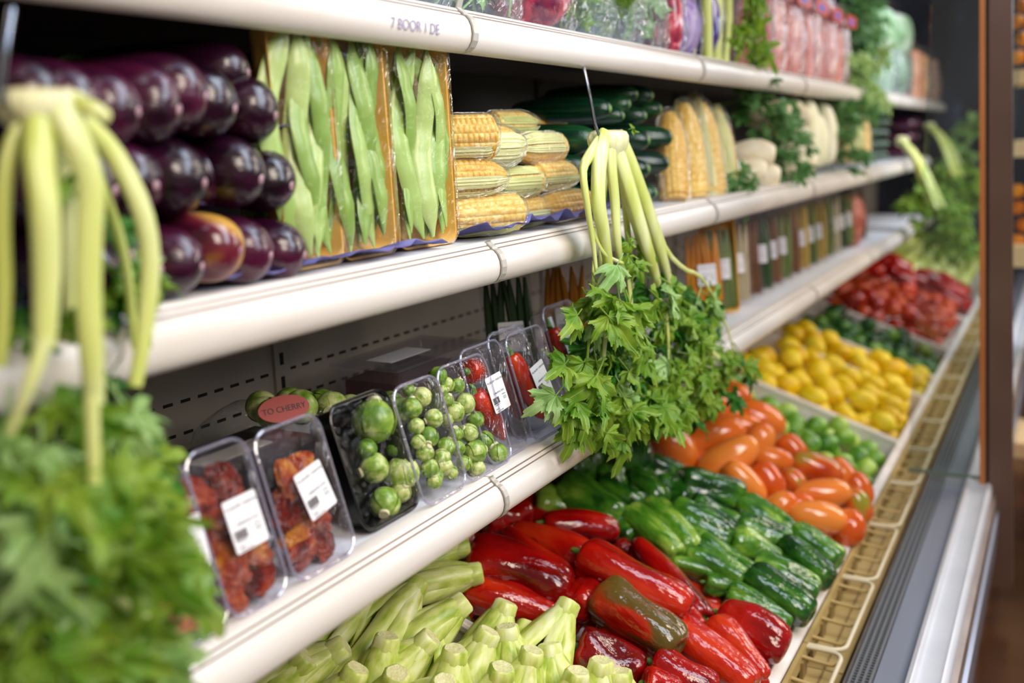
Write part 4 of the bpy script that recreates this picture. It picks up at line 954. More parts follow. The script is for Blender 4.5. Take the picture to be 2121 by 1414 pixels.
for i, (x_, y_, r_) in enumerate(((.02, .02, .028), (-.03, .05, .028), (.03, .09, .027), (-.02, .12, .026), (.02, .15, .022), (-.03, -.02, .026), (.02, -.05, .025))):
    obj_tree('brussels_sprout', SPR[i % 4], 'shaded brussels sprout in the dark back pack, %s from the red sticker' % ORD[i], 'brussels sprout', 'sprouts in the dark pack', Matrix.Translation((-1.12 + x_, 1.22 + y_, 1.135 - .25 * max(0, y_))) @ Matrix.Rotation(i, 4, 'Z') @ Matrix.Diagonal((r_ * 2, r_ * 2, r_ * 2, 1)))
ob = thing('sprout_net', 'small open sprout pack just behind the black tray', 'vegetable pack', (-1.05, 1.47, 1.0))
q = MB(); q.rings([[(a_, b_ - .06, z) for a_, b_ in rrect(.12, .13, .02, 4)] for z in (.0, .05)], 0, True, (True, False)); q.build('tray_base', M['blacktray'], ob)
for i, (x_, y_) in enumerate(((.0, -.03), (.0, .03), (-.04, .0), (.035, .045))):
    obj_tree('brussels_sprout', SPR[i % 4], 'yellowing brussels sprout behind the black tray, %s from the left' % ORD[i], 'brussels sprout', 'sprouts in the small open pack', Matrix.Translation((-1.05 + x_, 1.48 + y_, 1.075)) @ Matrix.Rotation(i, 4, 'Z') @ Matrix.Diagonal((.05, .05, .05, 1)))
dk = thing('flat_container', 'dark flat container with pale label lying behind the left dried tomato trays', 'container', (-1.0, .98, 1.0))
MB().box((-.09, -.12, 0), (.05, .14, .13)).build('container_body', M['blacktray'], dk, False)
MB().box((-.04, -.05, .1305), (-.0, .08, .132)).build('label', mat('grey_label', '#8f8a80'), dk, False)

# upright narrow packs along the bottom shelf
def upright(y, X, w, h, d, lb, cont, shell='clear', lab=True, leany=0.0, grp='upright packs on the bottom shelf', ry=0.5):
    e = thing('upright_pack', lb, 'vegetable pack', (X, y, 1.0), grp); e.rotation_euler = (leany, -.08, ry)
    # local x toward aisle, opening faces -y (camera side) tilted to the aisle
    q = tray_shell(w - .01, h, d, .015, flange=.004); q.v = [(x, y_, z + .004) for x, y_, z in q.v]; q.build('tray_shell', M[shell], e)
    r_ = random.Random(int(y * 100)); m_ = MB()
    for k in range(7):
        x0 = -w * .36 + k * w * .12; m_.tube(bez([(x0, d * .5, .012), (x0 + r_.uniform(-.008, .008), d * .4, h * .5), (x0 + r_.uniform(-.01, .01), d * .5, h * .9)], 6), [.006, .011, .011, .010, .008, .004], 7, uv=False)
    m_.build('contents', cont, e)
    if lab:
        l_ = link('label', LBL, e); l_.location = (w * .05, -.006, h * .48); link('print', PRINT, l_).location = (0, -.0008, 0)
    return e
MC_ = [mat('pack_fill_%d' % i, r_, 9, .4) for i, r_ in enumerate((['#1c3216', '#38542a'], ['#b0640e', '#d08a20'], ['#5a3a24', '#84583a'], ['#4f6230', '#7c8a4c'], ['#a98a3c', '#c8aa60'], ['#a89c80', '#c6bca0']))]
upright(1.86, -1.03, .12, .295, .05, 'upright pack of dark green stalks behind the chilli trays', MC_[0], ry=.35)
upright(2.08, -1.0, .11, .295, .05, 'upright pack of orange vegetables with label behind the celery leaves', MC_[1], ry=.35)
cols = [1, 3, 5, 2, 0, 2, 3, 2, 4, 3, 4, 3, 5, 0, 3, 5, 2]
us = [1432, 1462, 1492, 1518, 1542, 1563, 1584, 1604, 1624, 1643, 1661, 1678, 1694, 1709, 1724, 1738, 1750]
for k, u in enumerate(us):
    y = at(u, 600, 0, -1.0).y
    upright(y, -.945, .12, .295, .045, 'upright labelled pack in the bottom shelf row, %s from the hanging celery' % ORD[k], MC_[cols[k]], 'foam' if k in (1,) else 'clear', k % 4 != 3, ry=.42)
rb = thing('net_bag', 'reddish net bag at the far end of the upright packs', 'bag', (-.98, 5.25, 1.0))
q = MB(); R = blob([(-.5, .2), (-.47, .4), (-.1, .5), (.3, .45), (.45, .3), (.5, .1)], 14, 20, 0, 0, 3, 0, .08); q.rings([[(y * .2, z * .26, x * .26 + .13) for x, y, z in r] for r in R]); q.build('net', mat('red_net', ['#7a2c28', '#b5604c', '#c48a78'], 40, .5, bump=.5, bscale=60), rb)
q = MB().box((-.02, -.05, .262), (.03, .05, .30)).build('header_card', mat('blue_card', '#23304c'), rb, False)

# ================================================================== HANGING CELERY
def leaflet(seed, lob=3, fold=.18):
    """toothed, lobed celery leaflet; base at origin, tip along +X, length about 1; u of the UV marks the veins"""
    r_ = random.Random(seed); mb = MB(); na, nr = 54, 5; amax = 1.9; vs = []; uv = []
    lobes = [(-1.0 + r_.uniform(-.1, .1), .72), (0, 1.0), (1.0 + r_.uniform(-.1, .1), .72)]; ph = r_.random() * 6; cu = r_.uniform(.1, .9); tw = r_.uniform(-.5, .5)
    for j in range(na + 1):
        a = -amax + 2 * amax * j / na; L = .12
        for la, lr in lobes: L = max(L, lr * math.exp(-((a - la) / .52) ** 2 * 1.15) * 1.0)
        L = max(L, .60 * math.cos(a * .6))
        tooth = abs((a * 4.6 + ph) % 1 - .5) * 2; L *= 1 - .14 * tooth ** 1.2
        vein = max(math.exp(-((a - la) / .07) ** 2) for la, lr in lobes)
        for i in range(nr + 1):
            q = i / nr; r = L * q; x = math.cos(a * .66) * r; y = math.sin(a * .66) * r
            z = fold * r * (abs(math.sin(a * 2.1 + .4)) - .5) - cu * r * r * .7 + .07 * math.sin(a * 7 + ph) * r + .05 * math.sin(x * 9 + ph) + tw * y * x * .8
            vs.append((x, y, z)); uv.append((max(vein, 0), q))
    fs = [(j * (nr + 1) + i, (j + 1) * (nr + 1) + i, (j + 1) * (nr + 1) + i + 1, j * (nr + 1) + i + 1) for j in range(na) for i in range(nr)]
    return vs, fs, uv
LFT = [leaflet(s_, 3, .22) for s_ in range(6)]
def add_leaf(mb, base, direction, normal, size, r_, m=0, n=5):
    """compound leaf: rachis with a terminal leaflet and side pairs"""
    d = Vector(direction).normalized(); F_ = frame(base, d, normal)
    ends = [(1.0, 0, 1.0)] if n == 1 else ([(.52, 0, 1.0), (.50, .95, .78), (.50, -.95, .78)] if n == 3 else [(.85, 0, 1.0), (.80, .95, .75), (.80, -.95, .75), (.38, 1.15, .62), (.38, -1.15, .62)])
    pts = bez([F_ @ Vector((0, 0, 0)), F_ @ Vector((.45 * size, 0, .03 * size)), F_ @ Vector((ends[0][0] * size, 0, -.02 * size))], 5)
    mb.tube(pts, [.022 * size, .018 * size, .015 * size, .012 * size, .01 * size], 5, m)
    for (t, a, s_) in ends:
        a += r_.uniform(-.25, .25); vs, fs, uv = r_.choice(LFT); sc = size * s_ * r_.uniform(.8, 1.15) * .84
        A = Matrix.Translation((t * size * r_.uniform(.9, 1.05) - (.0 if a == 0 else 0), 0, 0)) @ Matrix.Rotation(a, 4, 'Z') @ Matrix.Rotation(r_.uniform(-.6, .6), 4, 'X') @ Matrix.Rotation(r_.uniform(-.1, .6), 4, 'Y')
        T_ = F_ @ A; mb.add([T_ @ (Vector(v) * sc) for v in vs], fs, m, uv)
def stalkprof(th, t):
    q = 1 + .05 * math.cos(10 * th); return (math.cos(th) * .75 * q, math.sin(th) * 1.25 * q)
def pxpath(pts, X): # list of (u, v, dx)
    return [at(u, v, 0, X + dx) for u, v, dx in pts]
def wpx(w, p):  # pixel width -> metres at point p
    return w * -(MC.transposed() @ (p - Vector((0, 0, EYE)))).z / F
def celery(lb, X, root, rw, rh, stalks, petioles, leafzones, seed, leafsize, extra=None):
    r_ = random.Random(seed); p0 = at(*root, 0, X); e = thing('celery_bunch', lb, 'celery', p0, 'celery bunches hanging on hooks')
    O = p0
    w = wpx(rw, p0) / 2; h = wpx(rh, p0)
    R = []
    for zz, rr_ in ((.16, .25), (.20, .62), (.10, .86), (-.15, .98), (-.45, 1.0), (-.9, .92), (-1.3, .74)):
        R.append([(math.cos(2*PI*j/28) * w * rr_ * 1.05 * (1 + .06*math.sin(j*2.3)) - .004, math.sin(2*PI*j/28) * w * 1.7 * rr_ * (1 + .10 * math.cos(6 * 2*PI*j/28 + zz)), h * zz * (.8 if zz > 0 else .75) + h * .15) for j in range(28)])
    q = MB(); q.rings(R[2:], 0, True, (False, True)); q.rings(R[:3], 1, True, (True, False)); q.build('root_base', [M['celroot'], M['celdry']], e)
    for pts, ws in stalks:
        P = bez(pxpath(pts, X), 16); rad = [wpx(lerpl(ws, i / 15), P[i]) / 2 for i in range(16)]
        q = MB(); q.tube([p - O for p in P], rad, 18, 0, stalkprof, up=(1, 0, 0)); q.build('stalk', M['celstalk'], e)
    for pts, ws in petioles:
        P = bez(pxpath(pts, X), 12); rad = [wpx(lerpl(ws, i / 11), P[i]) / 2 for i in range(12)]
        q = MB(); q.tube([p - O for p in P], rad, 8, 0, stalkprof, up=(1, 0, 0)); q.build('leaf_stem', M['celstalk'], e)
    fo = [MB(), MB(), MB()]
    for (u, v, du, dv, n, dx0, dx1, sz, pale) in leafzones:
        for k in range(n):
            a = r_.uniform(0, 6.28); rad = r_.random() ** .6
            dx_ = r_.uniform(dx0, dx1); p = at(u + du * rad * math.cos(a), v + dv * rad * math.sin(a), 0, X + dx_) - O
            d = Vector((r_.uniform(-.2, .9), r_.uniform(-.8, .8) + .5 * math.cos(a), r_.uniform(-1.3, -.25)))
            nrm = Vector((r_.uniform(.3, 1), r_.uniform(-1, .2), r_.uniform(.1, .9)))
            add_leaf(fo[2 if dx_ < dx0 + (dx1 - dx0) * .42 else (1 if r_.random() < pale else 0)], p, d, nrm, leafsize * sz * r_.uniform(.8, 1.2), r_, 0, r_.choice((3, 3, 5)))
    if extra:
        for (u, v, dx, u2, v2, sz, pale, n) in extra:
            p = at(u, v, 0, X + dx); d = at(u2, v2, 0, X + dx + .01) - p
            add_leaf(fo[pale], p - O, d, Vector((.8, -.6, .5)), leafsize * sz, r_, 0, n)
    fo[0].build('foliage', M['leaf'], e); 
    if fo[1].v: fo[1].build('pale_foliage', M['leafp'], e)
    if fo[2].v: fo[2].build('inner_shade_foliage', M['leafshade'], e)  # leaves set furthest back, with shade painted into their green
    return e
def hook(lb, pts, X, w):
    P = bez(pxpath(pts, X), 12); q = MB(); q.tube(P, [wpx(w, p) / 2 for p in P], 8); o = q.build('wire_hook', M['hook']); return tag(o, lb, 'hook', 'wire hooks under the top shelf')
hook('thin wire hook holding the sharp celery bunch under the top shelf', [(1209, 140, -.03), (1222, 200, .0), (1233, 258, .05), (1246, 290, .075)], -.86, 7)
X1 = -.80
mid = celery('green celery bunch hanging in the middle of the picture in sharp focus', X1, (1264, 283), 74, 44, [
    ([(1248,284,0),(1224,318,.01),(1208,352,.015),(1216,422,.02),(1228,500,.02),(1235,560,.02)], [26,24,20,17,13,9]),
    ([(1252,282,.006),(1241,345,.025),(1240,422,.03),(1250,480,.03),(1262,560,.02)], [34,38,37,33,24]),
    ([(1264,284,.01),(1267,350,.018),(1274,420,.02),(1279,500,.02),(1290,570,.0)], [30,26,24,20,14]),
    ([(1270,284,.008),(1297,368,.025),(1324,461,.035),(1345,530,.035),(1362,585,.02)], [34,34,32,29,20]),
    ([(1280,282,0),(1312,352,.01),(1346,446,.02),(1369,520,.02),(1388,590,.01)], [34,30,27,24,17]), ([(1262,284,.0),(1282,350,.004),(1312,450,.01),(1340,560,.0)], [30,26,20,12]),
    ([(1250,280,-.02),(1252,380,-.01),(1245,480,.0),(1243,560,.0)], [16,14,12,8]),
    ([(1275,280,-.02),(1290,380,-.01),(1300,480,-.01),(1310,600,-.02)], [18,18,16,10])],
    [([(1340,400,.0),(1358,455,.01),(1382,520,.02),(1418,557,.03),(1450,572,.03),(1484,622,.03)], [11,11,10,9,7,4]),
     ([(1228,470,.02),(1240,505,.025),(1258,530,.03),(1290,545,.03)], [8,8,8,6]),
     ([(1261,640,.03),(1255,690,.035),(1250,745,.03)], [12,12,9]), ([(1380,650,.04),(1384,700,.045),(1384,750,.03)], [9,8,7]),
     ([(1440,698,.02),(1468,722,.03),(1498,750,.04)], [10,10,8]), ([(1465,622,.02),(1500,665,.02),(1514,705,.02),(1525,760,.01)], [6,6,6,4]),
     ([(1370,500,.0),(1385,560,.0),(1400,640,.0),(1410,700,.0)], [10,8,8,6]), ([(1300,560,.0),(1310,660,.0),(1320,780,.0)], [12,10,6]),
     ([(1230,540,.0),(1225,640,.0),(1215,760,.0)], [9,8,6])],
    [(1325,690,125,140,80,-.06,.05,1.0,.12), (1255,790,85,80,40,-.03,.05,1.0,.08), (1385,790,90,75,40,-.04,.05,1.0,.08), (1470,740,65,55,18,-.02,.03,.95,.1), (1440,640,55,70,18,-.06,.02,1.0,.15), (1235,640,40,80,14,-.05,.02,.9,.1), (1285,500,30,60,7,-.02,.02,.6,.2)],
    5, .084,
    [(1290,525,.05,1262,580,1.0,1,3), (1268,560,.05,1290,650,1.1,1,1), (1370,600,.06,1440,640,1.2,1,3), (1345,600,.06,1380,640,1.0,0,3), (1250,745,.06,1225,800,1.3,0,3), (1385,745,.06,1400,820,1.3,0,3), (1495,748,.06,1555,790,1.3,0,3),
     (1205,640,.03,1190,660,.9,0,3), (1230,800,.05,1215,880,1.2,0,3), (1190,800,.03,1180,850,1.1,0,3), (1370,830,.04,1395,900,1.2,0,3), (1455,575,.02,1440,640,1.3,1,1), (1500,640,.0,1490,720,1.3,1,1), (1297,480,.03,1310,520,.6,0,3), (1302,268,.0,1325,262,.35,0,3), (1180,740,.02,1165,760,1.0,0,3)])

X2 = -.76
hook('blurred wire hook at the left picture edge holding the foreground celery', [(24, 20, -.06), (10, 110, -.03), (2, 170, .0), (0, 215, .02)], X2, 17)
left = celery('large blurred celery bunch hanging in the left foreground', X2, (95, 205), 116, 70, [
    ([(115,215,.01),(155,285,.025),(188,380,.03),(185,480,.03),(183,600,.03),(190,740,.03),(200,880,.02)], [60,58,52,50,50,46,32]),
    ([(92,210,0),(80,320,.02),(92,430,.03),(97,560,.03),(92,720,.03)], [60,62,60,56,44]),
    ([(118,208,0),(185,262,-.01),(240,325,-.01),(292,430,.0),(312,540,.0),(300,680,.0),(280,800,.0)], [34,36,40,40,38,34,26]),
    ([(70,208,0),(20,320,0),(5,450,.0),(8,600,.0),(0,760,.0)], [30,32,30,30,24]),
    ([(110,230,-.03),(140,380,-.04),(150,560,-.04),(150,700,-.04)], [40,38,36,30]),
    ([(150,240,-.04),(230,440,-.05),(262,560,-.05),(280,720,-.05)], [22,22,20,14])],
    [([(120,200,.0),(165,214,.02),(200,228,.03),(222,242,.03)], [34,34,32,28]),
     ([(190,820,.06),(195,1000,.06),(185,1200,.05),(200,1380,.04)], [28,26,24,20]), ([(95,700,.06),(60,800,.06),(20,900,.05)], [34,26,16]), ([(190,1180,.06),(270,1260,.06),(330,1290,.05)], [22,18,12])],
    [(125,1010,160,170,44,-.06,.05,1.3,.25), (105,1260,145,170,40,-.06,.05,1.2,.2), (210,1080,85,140,24,-.05,.04,1.2,.3), (235,810,50,80,10,-.06,-.01,1.0,.35), (50,640,50,60,5,-.12,-.07,.8,.1), (245,560,30,80,5,-.11,-.07,.7,.2), (40,900,60,120,12,-.06,.0,1.1,.2), (130,330,30,25,2,-.02,.02,.5,0), (150,560,60,140,9,-.10,-.06,.9,.2)],
    9, .064)

# two bunches far away leaning over the bottom shelf
def farcelery(lb, X, top, bot, spread, seed):
    r_ = random.Random(seed); p0 = at(*top, 0, X - .02); p1 = at(*bot, 0, X + .30); O = p0; e = thing('celery_bunch', lb, 'celery', p0, 'celery bunches hanging on hooks')
    MB().rings(blob([(-.5, .2), (-.4, .45), (0, .5), (.5, .4)], 8, 14)).build('root_base', M['celroot'], e).matrix_local = Matrix.Diagonal((.07, .07, .06, 1)) 
    for k in range(8):
        o_ = Vector((r_.uniform(-.5, .5), r_.uniform(-1, 1), 0)) * spread; q = MB()
        P = bez([Vector((0, 0, 0)) + o_ * .2, (p1 - p0) * .35 + o_ * .5 + Vector((0, 0, .05)), (p1 - p0) * .75 + o_], 9); q.tube(P, [.018, .02, .02, .018, .017, .016, .014, .012, .010], 10, 0, stalkprof); q.build('stalk', M['celstalk'], e)
    f = MB()
    for k in range(46):
        t = r_.uniform(.5, 1.1); p = (p1 - p0) * t + Vector((r_.uniform(-1, 1), r_.uniform(-1, 1), r_.uniform(-.6, .6))) * spread * 1.3
        add_leaf(f, p, (p1 - p0).normalized() + Vector((r_.uniform(-.5, .5), r_.uniform(-.5, .5), r_.uniform(-.8, .1))), Vector((.5, -.6, .6)), .11 * r_.uniform(.8, 1.2), r_, 0, 3)
    f.build('foliage', M['leaf'], e); return e
farcelery('far celery bunch leaning out over the pale vegetable crate, nearer of the two', -.86, (1868, 292), (1965, 480), .09, 3)
farcelery('far celery bunch leaning out near the door frame, further of the two', -.86, (1925, 262), (2010, 400), .10, 4)

# ================================================================== MIDDLE SHELF, FURTHER ON
def leafbunch(name, lb, cat, p, size, n, seed, lm='leafd', spread=(.08, .10, .10), down=.6, stalks=4):
    r_ = random.Random(seed); e = thing(name, lb, cat, p); f = MB(); s_ = MB()
    for k in range(n):
        q = Vector([r_.uniform(-1, 1) * t for t in spread]); add_leaf(f, q, Vector((r_.uniform(0, 1), r_.uniform(-1, 1), r_.uniform(-down, 1 - down))), Vector((.6, -.5, .6)), size * r_.uniform(.7, 1.2), r_, 0, 3)
    for k in range(stalks):
        s_.tube(bez([(-.12, r_.uniform(-.03, .03), 0), (0, r_.uniform(-.05, .05), .02), (spread[0], r_.uniform(-spread[1], spread[1]), r_.uniform(-.04, .04))], 6), .004, 7)
    f.build('leaves', M[lm], e); s_.build('stems', M['stem'], e); return e
WHT = mat('pale_root', ['#e2d2a8', '#efe2c2', '#f4ecd6'], 5, .45, rnd=.2)
PARS = MB().rings(blob([(-.5, .12), (-.47, .35), (-.3, .48), (0, .46), (.25, .3), (.42, .14), (.5, .03)], 16, 18, 0, 0, 2, .1, .05)).mesh('root_body', WHT)
def yat(u, X=-.93): return at(u, 300, 0, X).y
def zat(v, u, X=-.93): return at(u, v, 0, X).z
k = 0
for (u, v) in ((1530,345),(1560,355),(1548,310),(1590,300),(1610,340),(1600,250),(1585,225),(1640,330),(1630,235)):
    p = at(u, v, 0, -.96); o = link('pale_root', PARS); o.matrix_world = placed(p + Vector((.09, .02, -.02)), p - Vector((.09, .02, 0)), .085, k)
    tag(o, 'pale root vegetable among green leaves, %s of the group beyond the standing corn' % ORD[k], 'root vegetable', 'pale roots with green tops'); k += 1
leafbunch('leafy_herb', 'dark green leaves drooping over the pale roots by the middle price rail', 'herb', at(1610, 320, 0, -.92), .085, 26, 1)
leafbunch('leafy_herb', 'dark green leaves stuffed high above the pale roots under the top shelf', 'herb', at(1560, 215, 0, -.97), .085, 30, 2)
leafbunch('leafy_herb', 'small green leaves hanging at the pale root group beside the standing corn', 'herb', at(1530, 370, 0, -.90), .07, 10, 12, spread=(.03, .05, .04))
HM = mat('pale_cabbage', ['#dfe0b0', '#eceacb', '#f3f0de'], 4, .5, stretch=(.4, 3, 3), rnd=.2)
NAP = MB().rings(blob([(-.5, .1), (-.47, .32), (-.3, .45), (0, .5), (.25, .46), (.42, .33), (.5, .1)], 18, 24, 8, .04, 3, .05, .04)).mesh('head', HM)
k = 0
for (u, v0, v1) in ((1645,355,205),(1672,350,205),(1688,345,235),(1706,340,215),(1660,300,200)):
    X = -.93 if k < 4 else -1.02; a = at(u, v0, 0, X); b = at(u - 6, v1, 0, X - .03); o = link('pale_cabbage', NAP); o.matrix_world = placed(a, b, .12, k)
    tag(o, 'tall pale wrapped head standing past the leafy roots, %s from them' % ORD[k], 'cabbage', 'tall pale heads standing on the middle shelf'); k += 1
leafbunch('leafy_herb', 'green leaves between the tall pale heads and the far corn', 'herb', at(1728, 290, 0, -.93), .11, 22, 5, spread=(.08, .14, .16))
leafbunch('leafy_herb', 'dark green leaves just under the top price rail above the far corn', 'herb', at(1752, 228, 0, -.95), .11, 16, 6, spread=(.06, .16, .05))
for i, (u, X) in enumerate(((1752, -.93), (1768, -.93), (1784, -.93), (1740, -1.0))):
    a = at(u, 328, 0, X); b = at(u - 3, 240, 0, X - .04); corn(a, b, .10, i, 'far standing corn pack before the dark far cucumbers, %s in line' % ORD[i], i, 'far corn packs standing upright', i % 3)
k = 0
for z in (1.43, 1.49, 1.55, 1.61):
    for u in (1800, 1812, 1823, 1833):
        y = yat(u, -.93); p = Vector((-.91, y + (.03 if z in (1.49, 1.61) else 0), z)); d = Vector((1, .25, 0)).normalized()
        obj_tree('cucumber', CKS[k % 3], 'far dark cucumber in the stack before the leaning celery, %s tier up, %s across' % (ORD[k // 4], ORD[k % 4]), 'cucumber', 'far cucumber stack', placed(p - d * .24, p, .058, k)); k += 1
k = 0
for z in (1.43, 1.52, 1.61):
    for u in (1888, 1895, 1902):
        y = yat(u, -.93); p = Vector((-.91, y, z)); d = Vector((1, .1, 0))
        o = link('eggplant', EG[k % 3][0][1]); o.matrix_world = placed(p - d * .2, p, .085, k); tag(o, 'far purple eggplant between the two leaning celery bunches, %s tier up, %s across' % (ORD[k // 3], ORD[k % 3]), 'eggplant', 'far eggplant stack'); k += 1
leafbunch('leafy_herb', 'yellow green leaves at the far end of the middle shelf', 'herb', at(1990, 330, 1, 8.4), .2, 24, 8, 'leafp', spread=(.2, .2, .3))

# far crate of pale hearts behind the far red peppers
FHM = MB().rings(blob([(-.5, .12), (-.46, .34), (-.2, .5), (.1, .46), (.35, .3), (.48, .2), (.5, .05)], 14, 20, 6, .10, 3, .1, .05)).mesh('head', M['heart'])
k = 0; r_ = random.Random(8)
for row in range(6):
    for c2 in range(7):
        x = -.55 - row * .095; y = 7.36 + c2 * .19 + r_.uniform(-.03, .03); p = Vector((x, y, binz(x) + .10)); d = Vector((-.6, r_.uniform(-.4, .4), -.5)).normalized()
        o = link('celery_heart', FHM); o.matrix_world = placed(p + d * .22, p, .15, k)
        tag(o, 'BURIED:pale green head in the farthest crate', 'celery', 'pale green heads in the farthest crate'); k += 1

# ================================================================== TOP SHELF
ZT = 1.774
def bag(name, lb, cat, u0, u1, h, depth, fillfn, film='bag', X=-.93, grp=None, seed=0, gather=True, topw=.5):
    y0 = yat(u0, X - depth * .45); y1 = yat(u1, X - depth * .45); w = y1 - y0; r_ = random.Random(seed)
    e = thing(name, lb, cat, (X - depth / 2, (y0 + y1) / 2, ZT), grp)
    prof = [(0, .3), (.01, .46), (.12, .52), (.4, .52), (.7, .46), (.86, .30 if gather else .44), (.93, .12 if gather else .4), (1.0, .30 if gather else .36), (1.0, .02)]
    R = []
    for i in range(30):
        t = i / 29; k_ = t * (len(prof) - 1); a_ = min(int(k_), len(prof) - 2); f_ = k_ - a_; z = prof[a_][0] * (1 - f_) + prof[a_ + 1][0] * f_; rr_ = prof[a_][1] * (1 - f_) + prof[a_ + 1][1] * f_
        ring = []
        for j in range(40):
            th = 2 * PI * j / 40; cz, sz = math.cos(th), math.sin(th); sq = 1 / max(abs(cz), abs(sz)) ** .35
            q = rr_ * sq * (1 + .10 * noise.noise(Vector((cz * 3 + seed, sz * 3, z * 7))) + .05 * math.sin(th * 9 + seed) * (.3 + z))
            ring.append((cz * q * depth, sz * q * w, z * h + .001))
        R.append(ring)
    fillfn(e, w, depth, h, r_)
    MB().rings(R, 0, True, (True, True)).build('film', M[film], e)
    return e
def f_leaves(m='leafp', size=.12, n=18, dark=None):
    def fn(e, w, d, h, r_):
        f = MB()
        for k in range(n):
            p = Vector((r_.uniform(-.3, .35) * d, r_.uniform(-.35, .35) * w, r_.uniform(.04, .7) * h))
            add_leaf(f, p, Vector((r_.uniform(-.1, .4), r_.uniform(-.5, .5), r_.uniform(.2, 1))), Vector((1, -.5, .2)), size * .8 * r_.uniform(.6, 1.1), r_, 0, r_.choice((1, 3)))
        f.build('leaves', M[m], e)
    return fn
def f_sticks(mt, rad, n, tap=.4):
    def fn(e, w, d, h, r_):
        f = MB()
        for k in range(n):
            x0, y0 = r_.uniform(-.3, .4) * d, r_.uniform(-.4, .4) * w
            P = bez([(x0, y0, .008), (x0 + r_.uniform(-.01, .01), y0 + r_.uniform(-.01, .01), h * .45), (x0 * .8, y0 * .8, h * .82)], 7)
            f.tube(P, [rad * .7] + [rad * (1 - (1 - tap) * i / 5) for i in range(6)], 9)
        f.build('vegetables', mt, e)
    return fn
def f_ball(mt, sz=.9, cnt=1):
    def fn(e, w, d, h, r_):
        f = MB(); R = blob([(-.5, .05), (-.47, .25), (-.3, .43), (0, .5), (.3, .44), (.47, .24), (.5, .04)], 22, 30, 6, .05, int(w * 1000), 0, .05)
        for q in range(cnt): f.rings([[(x * d * sz, y * w * sz, z * min(h * .8, w * 1.1) + min(h * .8, w * 1.1) * (.52 + q * .8)) for x, y, z in r] for r in R])
        f.build('vegetables', mt, e)
    return fn
RADI = mat('radicchio', ['#2b0c3c', '#7a1c3a', '#c03848', '#e8d4dc'], 9, .35, detail=5, contrast=(.34, .66), dist=2.5, coat=.3)
PURP = mat('purple_cabbage', ['#1c0a52', '#3a1a86', '#5a3aa8'], 4, .25, coat=.3, detail=3)
PW = mat('purple_white_heads', ['#4a2a72', '#8a6ab0', '#e4dce8'], 5, .4, stretch=(1, 5, 1), detail=3)
CARR = mat('carrots', ['#c8481c', '#e0703a'], 6, .4)
LETT = mat('green_white_lettuce', ['#3f6f34', '#8fb08a', '#d8e0d4'], 5, .45, detail=4)
TG = 'bagged vegetables on the top shelf'
bag('vegetable_bag', 'clear bag of flat grey-green leaves at the top edge, left of the radicchio bag', 'bag', 700, 905, .26, .2, f_leaves('leafp', .2, 26), seed=1, grp=TG)
bag('vegetable_bag', 'crinkled clear bag of pale greens touching the radicchio bag on its left', 'bag', 900, 1035, .24, .2, f_leaves('leafp', .16, 24), seed=2, grp=TG)
bag('vegetable_bag', 'clear bag with a round red and purple radicchio head', 'bag', 1040, 1160, .24, .17, f_ball(RADI, .98), 'film', seed=3, grp=TG, X=-.925)
bag('vegetable_bag', 'clear bag of green sprigs just right of the radicchio bag', 'bag', 1160, 1232, .24, .17, f_leaves('leaf', .14, 26), seed=4, grp=TG)
bag('vegetable_bag', 'clear bag of green herbs, second right of the radicchio bag', 'bag', 1232, 1292, .24, .17, f_leaves('leaf', .14, 26), seed=5, grp=TG)
bag('vegetable_bag', 'clear bag of pale and green herbs, third right of the radicchio bag', 'bag', 1290, 1345, .24, .17, f_leaves('leafp', .14, 26), seed=6, grp=TG)
bag('vegetable_bag', 'bag of dark red and white streaked leaves before the purple heads', 'bag', 1345, 1382, .25, .16, f_sticks(RADI, .03, 12, .8), seed=7, grp=TG)
bag('vegetable_bag', 'bag of purple and white streaked heads next to the deep purple one', 'bag', 1380, 1418, .25, .16, f_ball(PW, .95, 2), 'film', seed=8, grp=TG)
bag('vegetable_bag', 'bag of deep violet cabbage beside the packed celery sticks', 'bag', 1418, 1462, .27, .17, f_ball(PURP, 1.0, 2), 'film', seed=9, grp=TG)
cs_ = thing('celery_pack', 'upright pack of celery sticks with green leaves between violet cabbage and carrots', 'celery', (-.98, yat(1498), ZT), None)
w_ = yat(1530) - yat(1466)
for kx in range(6):
    q = MB(); y_ = (kx / 5 - .5) * w_ * .8; q.tube(bez([(.03 - .03 * (kx % 2), y_ * .8, .0), (.035 - .03 * (kx % 2), y_, .12), (.03 - .03 * (kx % 2), y_ * 1.1, .3)], 8), .018, 12, 0, stalkprof); q.build('stalk', M['celstalk'], cs_)
f = MB(); r_ = random.Random(2)
for kx in range(26): add_leaf(f, Vector((.05, w_ * .5 + r_.uniform(-.06, .12), r_.uniform(.0, .3))), Vector((.3, r_.uniform(-.5, .5), r_.uniform(-.8, .6))), Vector((1, -.5, .4)), .09, r_, 0, 3)
f.build('leaves', M['leaf'], cs_)
MB().tube([(0, -w_*.45, .24), (.05, 0, .245), (0, w_*.45, .24), (-.05, 0, .245), (0, -w_*.45, .24)], .006, 8).build('rubber_band', M['slot'], cs_)
cu_ = (1548, 1590, 1630, 1668, 1700, 1728)
for kx in range(5):
    e = bag('carrot_bag', 'red printed clear bag of carrots, %s of the row after the celery sticks' % ORD[kx], 'bag', cu_[kx], cu_[kx + 1], .36, .18, f_sticks(CARR, .018, 14), 'bagred', seed=20 + kx, grp='bags of carrots on the top shelf', gather=kx % 2 == 0)
    q = MB(); ww = (yat(cu_[kx + 1]) - yat(cu_[kx]))
    q.box((.098, -ww * .38, .26), (.1, ww * .38, .31), 0); q.box((.0985, -ww * .2, .272), (.101, ww * .15, .295), 1)
    q.build('printed_band', [mat('red_print', '#c8452f', rough=.4), mat('blue_print', '#2f62c8', rough=.4)], e, False)
